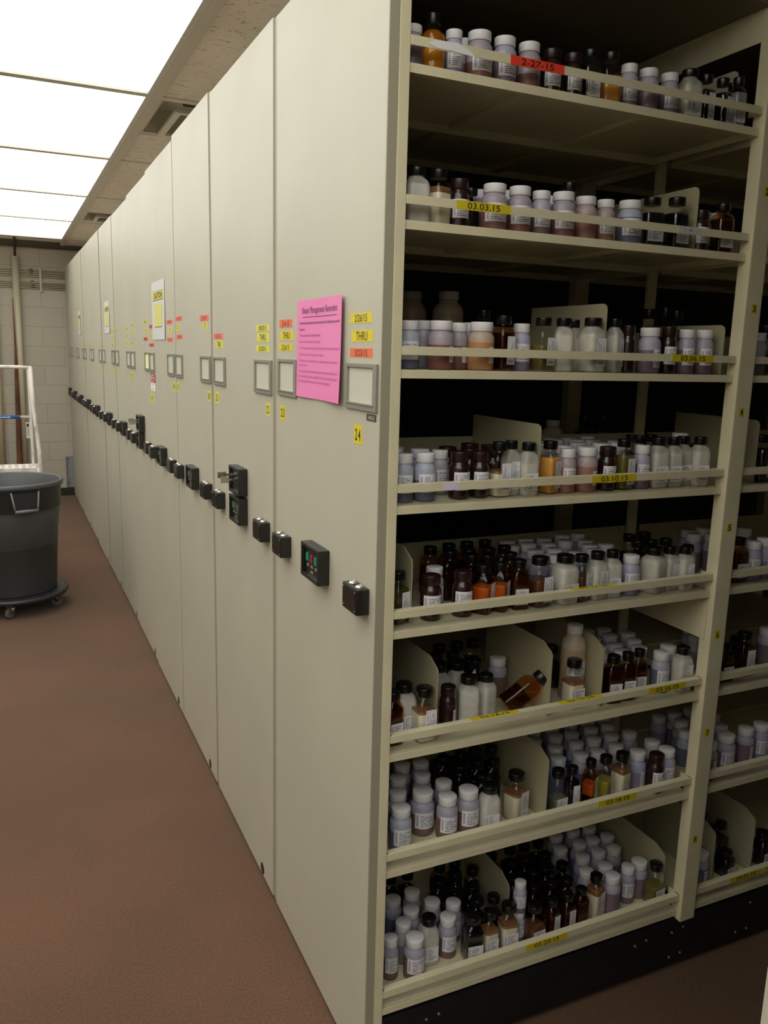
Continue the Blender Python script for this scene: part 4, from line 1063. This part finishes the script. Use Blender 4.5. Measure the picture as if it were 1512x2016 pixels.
2 8 2 G 1.099 0.120 0.107 0.0185 dark 0.75 n
2 8 3 G 1.036 0.171 0.103 0.0185 black 0.75 n
2 8 3 G 1.083 0.173 0.106 0.0185 dark 0.75 n
2 8 4 G 1.012 0.218 0.103 0.0185 black 0.75 n
2 8 4 G 1.056 0.217 0.107 0.0185 dark 0.75 n
2 8 4 G 1.094 0.220 0.106 0.0185 black 0.75 n
'''

# ------------------------------------------------------------ bottles
def plastic(name, rgb, rough=0.38):
    """milky translucent plastic"""
    if name in MATS: return MATS[name]
    m = mat(name, rgb, rough); b = m.node_tree.nodes['Principled BSDF']; b.inputs['Specular IOR Level'].default_value = 0.45
    nt = m.node_tree; tr = nd(m, 'ShaderNodeBsdfTranslucent'); tr.inputs['Color'].default_value = lin(rgb)
    mx = nd(m, 'ShaderNodeMixShader'); mx.inputs[0].default_value = 0.12
    nt.links.new(b.outputs[0], mx.inputs[1]); nt.links.new(tr.outputs[0], mx.inputs[2]); nt.links.new(mx.outputs[0], nt.nodes['Material Output'].inputs['Surface'])
    return m
def glow(name, rgb, rough):
    """coloured liquid: part of the light passes through it"""
    if name in MATS: return MATS[name]
    m = mat(name, rgb, rough); nt = m.node_tree; tr = nd(m, 'ShaderNodeBsdfTranslucent'); tr.inputs['Color'].default_value = lin(rgb)
    mx = nd(m, 'ShaderNodeMixShader'); mx.inputs[0].default_value = 0.3
    nt.links.new(nt.nodes['Principled BSDF'].outputs[0], mx.inputs[1]); nt.links.new(tr.outputs[0], mx.inputs[2]); nt.links.new(mx.outputs[0], nt.nodes['Material Output'].inputs['Surface'])
    return m
def glass(name, tint):
    m = bpy.data.materials.new(name); m.use_nodes = True; nt = m.node_tree; nt.nodes.clear()
    tr = nt.nodes.new('ShaderNodeBsdfTransparent'); tr.inputs[0].default_value = tint
    gl = nt.nodes.new('ShaderNodeBsdfGlossy'); gl.inputs['Roughness'].default_value = 0.06
    fr0 = nt.nodes.new('ShaderNodeFresnel'); fr0.inputs[0].default_value = 1.5
    ge = nt.nodes.new('ShaderNodeNewGeometry'); iv = nt.nodes.new('ShaderNodeMath'); iv.operation = 'SUBTRACT'; iv.inputs[0].default_value = 1.0
    nt.links.new(ge.outputs['Backfacing'], iv.inputs[1]); fr = nt.nodes.new('ShaderNodeMath'); fr.operation = 'MULTIPLY'
    nt.links.new(fr0.outputs[0], fr.inputs[0]); nt.links.new(iv.outputs[0], fr.inputs[1])
    mx = nt.nodes.new('ShaderNodeMixShader'); o = nt.nodes.new('ShaderNodeOutputMaterial')
    nt.links.new(fr.outputs[0], mx.inputs[0]); nt.links.new(tr.outputs[0], mx.inputs[1]); nt.links.new(gl.outputs[0], mx.inputs[2]); nt.links.new(mx.outputs[0], o.inputs[0])
    return m
G_clear = glass('clear_glass', (0.985, 0.99, 0.985, 1)); G_amber = glass('amber_glass', (0.86, 0.60, 0.38, 1)); G_green = glass('green_glass', (0.72, 0.80, 0.60, 1))
M_cap = noisy('white_ribbed_cap', (232, 230, 232), (226, 224, 226), 9, 0.45); M_bcap = mat('black_cap', (16, 15, 16), 0.28); M_brcap = mat('dark_brown_cap', (40, 22, 20), 0.32)
M_brown = mat('dark_brown_plastic', (42, 22, 20), 0.26, coat=0.3)
def dusty():
    m = glass('powder_dusted_glass', (0.985, 0.99, 0.985, 1)); nt = m.node_tree; out = [n for n in nt.nodes if n.type == 'OUTPUT_MATERIAL'][0]
    src = out.inputs[0].links[0].from_socket; d = nt.nodes.new('ShaderNodeBsdfDiffuse'); d.inputs[0].default_value = lin((214, 210, 200))
    ns = nt.nodes.new('ShaderNodeTexNoise'); ns.inputs['Scale'].default_value = 35; tc = nt.nodes.new('ShaderNodeTexCoord'); nt.links.new(tc.outputs['Object'], ns.inputs['Vector'])
    r = nt.nodes.new('ShaderNodeMapRange'); r.inputs[1].default_value = 0.3; r.inputs[2].default_value = 0.7; r.inputs[3].default_value = 0.42; r.inputs[4].default_value = 0.62
    nt.links.new(ns.outputs['Fac'], r.inputs[0])
    mx = nt.nodes.new('ShaderNodeMixShader'); nt.links.new(r.outputs[0], mx.inputs[0]); nt.links.new(src, mx.inputs[1]); nt.links.new(d.outputs[0], mx.inputs[2]); nt.links.new(mx.outputs[0], out.inputs[0])
    return m
G_dusty = dusty()
LIQ = {'mauve': (132, 112, 126), 'violet': (146, 138, 170), 'rose': (140, 96, 88), 'pink': (164, 120, 106), 'peach': (192, 138, 94), 'slate': (110, 114, 138), 'grey': (136, 136, 142), 'brownish': (126, 96, 92)}
MILK = {'mauve': (182, 176, 194), 'violet': (178, 176, 204), 'rose': (172, 160, 170), 'pink': (182, 164, 162), 'peach': (190, 170, 150), 'slate': (178, 182, 200), 'grey': (176, 176, 184), 'brownish': (172, 170, 186)}
CON = {'white': ((228, 224, 214), .6, G_dusty), 'cream': ((224, 218, 198), .6, G_dusty), 'creambrown': ((224, 214, 190), .6, G_clear), 'amber': ((240, 176, 84), .2, G_clear),
       'amberdark': ((52, 26, 14), .15, G_amber), 'orange': ((218, 136, 62), .2, G_amber), 'rust': ((104, 62, 38), .25, G_clear), 'maroon': ((44, 18, 16), .15, G_amber), 'dark': ((26, 22, 22), .15, G_clear),
       'black': ((12, 12, 18), .12, G_clear), 'olive': ((124, 112, 54), .2, G_clear), 'olivedark': ((58, 56, 24), .2, G_clear), 'grey': ((132, 132, 136), .4, G_clear), 'clear': ((84, 88, 72), .2, G_clear), 'yellow': ((160, 148, 44), .2, G_clear)}
CW = {'white': 'white powder', 'cream': 'cream powder', 'creambrown': 'cream powder topped brown', 'amber': 'amber liquid', 'amberdark': 'dark amber liquid', 'orange': 'orange liquid', 'rust': 'rusty brown liquid',
      'maroon': 'dark maroon liquid', 'dark': 'dark liquid', 'black': 'black liquid', 'olive': 'olive liquid', 'olivedark': 'dark olive liquid', 'grey': 'grey liquid', 'clear': 'pale green liquid', 'yellow': 'yellow liquid',
      'brown': '', 'plum': ''}

def label_mat():
    m = mat('printed_label', (226, 224, 228), 0.5); nt = m.node_tree; L = nt.links; b = nt.nodes['Principled BSDF']
    tc = nd(m, 'ShaderNodeTexCoord'); sp = nd(m, 'ShaderNodeSeparateXYZ'); L.new(tc.outputs['UV'], sp.inputs[0])
    oi = nd(m, 'ShaderNodeObjectInfo')
    def math_(op, a, b_=None, c=None):
        n = nd(m, 'ShaderNodeMath', operation=op)
        for i, v in enumerate((a, b_, c)):
            if v is None: continue
            if isinstance(v, (int, float)): n.inputs[i].default_value = v
            else: L.new(v, n.inputs[i])
        return n.outputs[0]
    u, v = sp.outputs[0], sp.outputs[1]
    rows = math_('MULTIPLY', v, 9.0); fr = math_('FRACT', rows); line = math_('LESS_THAN', fr, 0.52)
    rid = math_('FLOOR', rows)
    cb = nd(m, 'ShaderNodeCombineXYZ'); L.new(math_('MULTIPLY', u, 34.0), cb.inputs[0]); L.new(math_('MULTIPLY_ADD', rid, 7.3, math_('MULTIPLY', oi.outputs['Random'], 50.0)), cb.inputs[1])
    ns = nd(m, 'ShaderNodeTexNoise', Scale=1.0, Detail=1.0); L.new(cb.outputs[0], ns.inputs['Vector'])
    words = math_('GREATER_THAN', ns.outputs['Fac'], 0.44)
    cb2 = nd(m, 'ShaderNodeCombineXYZ'); L.new(math_('MULTIPLY', rid, 3.1), cb2.inputs[1]); L.new(oi.outputs['Random'], cb2.inputs[0])
    ln = nd(m, 'ShaderNodeTexWhiteNoise', noise_dimensions='2D'); L.new(cb2.outputs[0], ln.inputs['Vector'])
    end = math_('LESS_THAN', u, math_('MULTIPLY_ADD', ln.outputs['Value'], 0.45, 0.50))
    st = math_('GREATER_THAN', u, 0.26)
    body = math_('MULTIPLY', math_('MULTIPLY', line, words), math_('MULTIPLY', end, st))
    body = math_('MULTIPLY', body, math_('MULTIPLY', math_('LESS_THAN', v, 0.90), math_('GREATER_THAN', v, 0.08)))
    bars = math_('GREATER_THAN', math_('FRACT', math_('MULTIPLY', v, 26.0)), 0.45)
    bc = math_('MULTIPLY', bars, math_('MULTIPLY', math_('GREATER_THAN', u, 0.07), math_('LESS_THAN', u, 0.17)))
    bc = math_('MULTIPLY', bc, math_('MULTIPLY', math_('LESS_THAN', v, 0.86), math_('GREATER_THAN', v, 0.16)))
    ink = math_('MAXIMUM', body, bc)
    mx = nd(m, 'ShaderNodeMixRGB'); mx.inputs[1].default_value = lin((226, 224, 230)); mx.inputs[2].default_value = lin((112, 110, 120))
    L.new(ink, mx.inputs[0]); L.new(mx.outputs[0], b.inputs['Base Color'])
    return m
M_label = label_mat()

def lmesh(name, pts, uvs):
    me = bpy.data.meshes.new(name); n = len(pts)//2
    vs = pts; fs = [(2*i, 2*i+2, 2*i+3, 2*i+1) for i in range(n-1)]
    me.from_pydata(vs, [], fs); uv = me.uv_layers.new(name='UVMap')
    for p in me.polygons:
        p.use_smooth = True
        for li in p.loop_indices: uv.data[li].uv = uvs[me.loops[li].vertex_index]
    me.materials.append(M_label); return me
CACHE = {}
def curved_label(r, z0, z1, a0, a1, rot):
    k = ('cl', r, z0, z1, a0, a1, rot)
    if k not in CACHE:
        n = 12; P = []; T = []
        for i in range(n+1):
            s = i/n; a = math.radians(-90+a0+(a1-a0)*s)
            for z, t in ((z0, 0), (z1, 1)):
                P.append((r*math.cos(a), r*math.sin(a), z)); T.append((1-t, s) if rot == 2 else ((t, 1-s) if rot else (s, t)))
        CACHE[k] = lmesh('paper_label', P, T)
    return CACHE[k]
def flat_label(x0, x1, y, z0, z1, rot):
    k = ('fl', x0, x1, y, z0, z1, rot)
    if k not in CACHE:
        P = []; T = []
        for i, x in enumerate((x0, (x0+x1)/2, x1)):
            s = i/2
            for z, t in ((z0, 0), (z1, 1)):
                P.append((x, y, z)); T.append((t, 1-s) if rot else (s, t))
        CACHE[k] = lmesh('paper_label', P, T)
    return CACHE[k]
def cached(key, fn):
    if key not in CACHE: CACHE[key] = fn()
    return CACHE[key]

def W_body(c, lv):
    def fn():
        zl = round(0.004+lv*0.060, 4)
        prof = [(0, 0), (0.0195, 0), (0.0216, 0.0025), (0.022, 0.006)]
        side = [(0.022, 0.058), (0.0212, 0.0635), (0.0188, 0.0675), (0.0172, 0.070), (0.0170, 0.0735), (0, 0.0735)]
        if zl >= 0.058: zl = 0.0575
        prof += [(0.022, zl)]; n_low = len(prof)-1
        prof += side
        mis = [1]*n_low + [0]*(len(prof)-1-n_low)
        return MB().lathe(prof, n=28, mis=mis).sharp().mesh('body', [plastic('milky_'+c, MILK[c]), plastic('liquid_'+c, LIQ[c])])
    return cached(('W', c, lv), fn)
def cap_mesh(kind):
    def fn():
        if kind == 'W': r, z0, z1, m = 0.0190, 0.0728, 0.0900, M_cap
        elif kind == 'B': r, z0, z1, m = 0.0192, 0.0710, 0.0900, M_brcap
        elif kind == 'T': r, z0, z1, m = 0.0175, 0.1520, 0.1700, M_cap
        elif kind == 'A': r, z0, z1, m = 0.0130, 0.0800, 0.0980, M_bcap
        else: r, z0, z1, m = 0.0146, 0.0890, 0.1050, M_bcap
        b = MB(); n = 40
        prof = [(r*0.96, z0), (r, z0+0.001), (r, z1-0.0022), (r*0.985, z1-0.0008), (r*0.93, z1), (0, z1)]
        b.lathe(prof, n=n)
        for v in b.bm.verts:      # fine ribs
            rr = math.hypot(v.co.x, v.co.y)
            if rr > r*0.95 and v.co.z < z1-0.001:
                k = int(round(math.atan2(v.co.y, v.co.x)/(2*PI)*n-0.5)); f = 1.0 if k % 2 else 0.982
                v.co.x *= f; v.co.y *= f
        return b.sharp().mesh('cap', m)
    return cached(('cap', kind), fn)
def B_body():
    return cached('B', lambda: MB().lathe([(0, 0), (0.0195, 0), (0.0216, 0.0025), (0.022, 0.006), (0.022, 0.056), (0.0212, 0.0615), (0.0188, 0.0655), (0.0172, 0.068), (0.0170, 0.0715), (0, 0.0715)], n=28).sharp().mesh('body', M_brown))
def T_body():
    return cached('T', lambda: MB().lathe([(0, 0), (0.0245, 0), (0.0265, 0.003), (0.027, 0.007), (0.027, 0.118), (0.0262, 0.128), (0.0225, 0.138), (0.0178, 0.143), (0.0165, 0.146), (0.0165, 0.153), (0, 0.153)], n=32, mis=[1]*4+[0]*6).sharp().mesh('body', [plastic('milky_tall', (206, 190, 168)), plastic('liquid_tall', (196, 168, 138))]))
Q = [1, 1, 1, 1, 0.8, 0.5, 0.15, 0, 0, 0]
def G_shell(gl):
    return cached(('GS', gl.name), lambda: MB().lathe([(0.0165, 0), (0.0180, 0.002), (0.0185, 0.005), (0.0185, 0.066), (0.0180, 0.073), (0.0160, 0.080), (0.0132, 0.0845), (0.0122, 0.0865), (0.0122, 0.0885), (0.0118, 0.0892)], n=32, square=Q).sharp().mesh('glass_body', gl))
def G_cont(c, lv):
    def fn():
        z = 0.004+lv*0.078; zz = min(z, 0.066); rgb, ro, _ = CON[c]
        prof = [(0.0155, 0.0028), (0.0170, 0.0045), (0.0172, zz-0.005), (0.0172, zz)]; q = [1, 1, 1, 1]
        if z > 0.066: prof += [(0.0167, 0.0725)]; q += [0.8]
        if z > 0.0735: prof += [(0.0150, z)]; q += [0.5]
        mis = [0]*(len(prof)-1)
        mt = [(glow if c in ('amber', 'orange', 'yellow', 'olive', 'rust') else mat)('content_'+c, rgb, ro)]
        if c == 'orange':
            mt.append(mat('dark_lower_zone', (30, 16, 12), 0.3)); prof.insert(2, (0.0172, 0.026)); q.insert(2, 1); mis = [1, 1]+[0]*(len(prof)-3)  # lower zone of the orange contents is darker
        if c == 'creambrown':
            mt.append(mat('brown_layer', (122, 84, 52), 0.4)); mis = [0, 0]+[1]*(len(prof)-3)
        return MB().lathe(prof, n=32, square=q, mis=mis).sharp().mesh('contents', mt)
    return cached(('GC', c, lv), fn)
def A_shell(): return cached('AS', lambda: MB().lathe([(0.018, 0), (0.0215, 0.003), (0.0223, 0.006), (0.0223, 0.055), (0.0205, 0.064), (0.0150, 0.072), (0.0108, 0.076), (0.0105, 0.081)], n=32).sharp().mesh('glass_body', G_amber_light))
G_amber_light = glass('light_amber_glass', (0.97, 0.80, 0.45, 1))
def A_cont(): return cached('AC', lambda: MB().lathe([(0.017, 0.003), (0.0205, 0.005), (0.0212, 0.008), (0.0212, 0.040), (0.0212, 0.055), (0.0195, 0.063), (0.0150, 0.070)], n=32, mis=[0, 0, 0, 1, 1, 1]).sharp().mesh('contents', [glow('content_amberbright', (240, 188, 104), 0.25), glow('content_amberdeep', (170, 122, 62), 0.2)]))

def child(parent, name, me, label=None):
    o = bpy.data.objects.new(name, me); link(o, parent)
    if label: o['label'] = label
    return o
ROOTN = {'W': 'white_capped_bottle', 'B': 'brown_plastic_bottle', 'G': 'square_glass_bottle', 'A': 'round_glass_bottle', 'T': 'tall_plastic_bottle'}
NOM = {'W': (0.022, 0.090), 'B': (0.022, 0.090), 'G': (0.0185, 0.105), 'A': (0.0223, 0.098), 'T': (0.027, 0.170)}
GRP = {'W': 'round bottles with white caps', 'B': 'opaque brown bottles', 'G': 'square glass bottles with black caps', 'A': 'round amber bottle', 'T': 'tall bottles'}
def bottle(k, c, lv, lb, X, Y, z, h, r, label, front=True, yawdeg=None):
    t = thing(ROOTN[k], label, 'bottle', (X, Y, z+0.0002), GRP[k])
    r0, h0 = NOM[k]; t.scale = (r/r0, r/r0, h/h0)
    # labels turn a little towards where they were set down
    yw = {'n': random.uniform(-60, 60), 'l': random.uniform(-14, 4), 's': random.uniform(28, 46), 'v': random.uniform(2, 20)}[lb] if yawdeg is None else yawdeg
    if k in 'WBT':
        t.rotation_euler = (0, 0, math.radians(yw))
        if k == 'W': child(t, 'body', W_body(c, lv))
        elif k == 'B': child(t, 'body', B_body())
        else: child(t, 'body', T_body())
        child(t, 'cap', cap_mesh(k), {'W': 'ribbed white cap', 'B': 'ribbed dark brown cap', 'T': 'white cap'}[k])
        rr = {'W': 0.0222, 'B': 0.0222, 'T': 0.0272}[k]
        if lb == 'l': child(t, 'paper_label', curved_label(rr, 0.018 if k != 'T' else 0.060, 0.052 if k != 'T' else 0.092, -58, 52, 0), 'white printed label')
        elif lb == 's': child(t, 'paper_label', curved_label(rr, 0.014, 0.044, -30, 60, 0), 'white printed label')
        elif lb == 'v': child(t, 'paper_label', curved_label(rr, 0.012, 0.048, -20, 50, 0), 'white printed label')
    elif k == 'A':
        child(t, 'glass_body', A_shell()); child(t, 'contents', A_cont(), 'amber liquid'); child(t, 'cap', cap_mesh('A'), 'black cap')
    else:
        yw = {'n': random.uniform(-25, 25), 'l': random.uniform(-12, 8), 's': random.uniform(25, 40), 'v': random.uniform(-4, 22)}[lb] if yawdeg is None else yawdeg
        t.rotation_euler = (0, 0, math.radians(yw))
        child(t, 'glass_body', G_shell(CON[c][2])); child(t, 'contents', G_cont(c, lv), CW[c]); child(t, 'cap', cap_mesh('G'), 'black cap')
        if lb == 'l': child(t, 'paper_label', flat_label(-0.0150, 0.0150, -0.0188, 0.012, 0.046, 0), 'white printed label')
        elif lb in 'vs': child(t, 'paper_label', flat_label(-0.0060, 0.0150, -0.0188, 0.012, 0.066, 1), 'white printed label')
    return t
ORD = ['', 'first', 'second', 'third', 'fourth', 'fifth', 'sixth', 'seventh', 'eighth', 'ninth', 'tenth', 'eleventh', 'twelfth', 'thirteenth', 'fourteenth', 'fifteenth', 'sixteenth', 'seventeenth', 'eighteenth', 'nineteenth', 'twentieth']
ROWN = {1: 'front row', 2: 'second row', 3: 'third row', 4: 'fourth row', 5: 'rearmost row'}
SH = {1: {1: 'red 2-27-15 shelf', 2: '03.03.15 shelf', 3: '03.06.15 shelf', 4: '03.10.15 shelf', 5: '03.12.15 shelf', 6: '03.14.15 shelf', 7: '03.18.15 shelf', 8: '03.20.15 shelf'},
      2: {s_: 'right bay shelf %d' % s_ for s_ in range(3, 9)}}
cnt = {}

for ln in TABLE.strip().split('\n'):
    a = ln.split(); bay, s, row, k = int(a[0]), int(a[1]), int(a[2]), a[3]
    X, Y, h, r = map(float, a[4:8]); c, lv, lb = a[8], float(a[9]), a[10]
    cnt[(bay, s, row)] = cnt.get((bay, s, row), 0)+1
    i = cnt[(bay, s, row)]
    if k == 'W': d = 'white-capped bottle of %s liquid' % {'brownish': 'brown', 'slate': 'slate-blue'}.get(c, c)
    elif k == 'B': d = 'opaque dark brown bottle'
    elif k == 'G': d = 'black-capped glass bottle of %s' % CW[c]
    elif k == 'A': d = 'large round black-capped bottle of amber liquid'
    else: d = 'tall white-capped peach bottle'
    if k == 'G' and (len(CW[c].split()) > 2 or bay == 2): d = 'glass bottle of %s' % CW[c]
    lab = '%s, %s from left, %s, %s' % (d, ORD[i], ROWN[row], SH[bay][s])
    if len(lab.split()) > 16: lab = lab.replace('white-capped bottle', 'white-capped').replace('black-capped glass bottle', 'glass bottle').replace('glass bottle of', 'bottle of').replace('right bay 0', 'right bay 0')
    if len(lab.split()) > 16: lab = lab.replace(' from left', '')
    if len(lab.split()) > 16: lab = lab.replace(' bottle of', ' of')
    Yn = Y+0.003
    bottle(k, c, lv, lb, X, Yn, Z[s], h, r, lab)
# two small bottles stacked, a tipped bottle, and bottles standing on the rear side of the unit
bottle('W', 'slate', 0.6, 'l', 0.414, 0.068, Z[8], 0.074, 0.0155, 'small white-capped bottle under another small bottle on the 03.20.15 shelf')
bottle('W', 'slate', 0.6, 'l', 0.414, 0.068, Z[8]+0.0745, 0.074, 0.0155, 'small white-capped bottle stacked on top of another on the 03.20.15 shelf')
t = bottle('G', 'maroon', 0.6, 'n', 0.350, 0.075, Z[6]+0.019, 0.105, 0.021, 'dark brown glass bottle tipped over against the divider on the 03.14.15 shelf')
t.rotation_euler = (0.0, math.radians(52), math.radians(-12))
for (k, c, x, y, s, h, r, lab) in (('T', 'peach', 0.640, 0.365, 4, 0.120, 0.026, 'dim tall pale bottle at the back behind the 03.10.15 shelf divider'), ('T', 'peach', 0.350, 0.400, 3, 0.170, 0.036, 'dim large pale bottle at the back above the 03.06.15 shelf, right of two'),
                                   ('T', 'peach', 0.285, 0.460, 3, 0.170, 0.036, 'dim large pale bottle at the back above the 03.06.15 shelf, left of two'),
                                   ('G', 'dark', 0.742, 0.37, 4, 0.13, 0.02, 'dim dark glass bottle at the back of the 03.10.15 shelf, left of two'), ('G', 'dark', 0.800, 0.37, 4, 0.13, 0.02, 'dim dark glass bottle at the back of the 03.10.15 shelf, right of two')):
    bottle(k, c, 0.8, 'n', x, y, Z[s], h, r, lab)
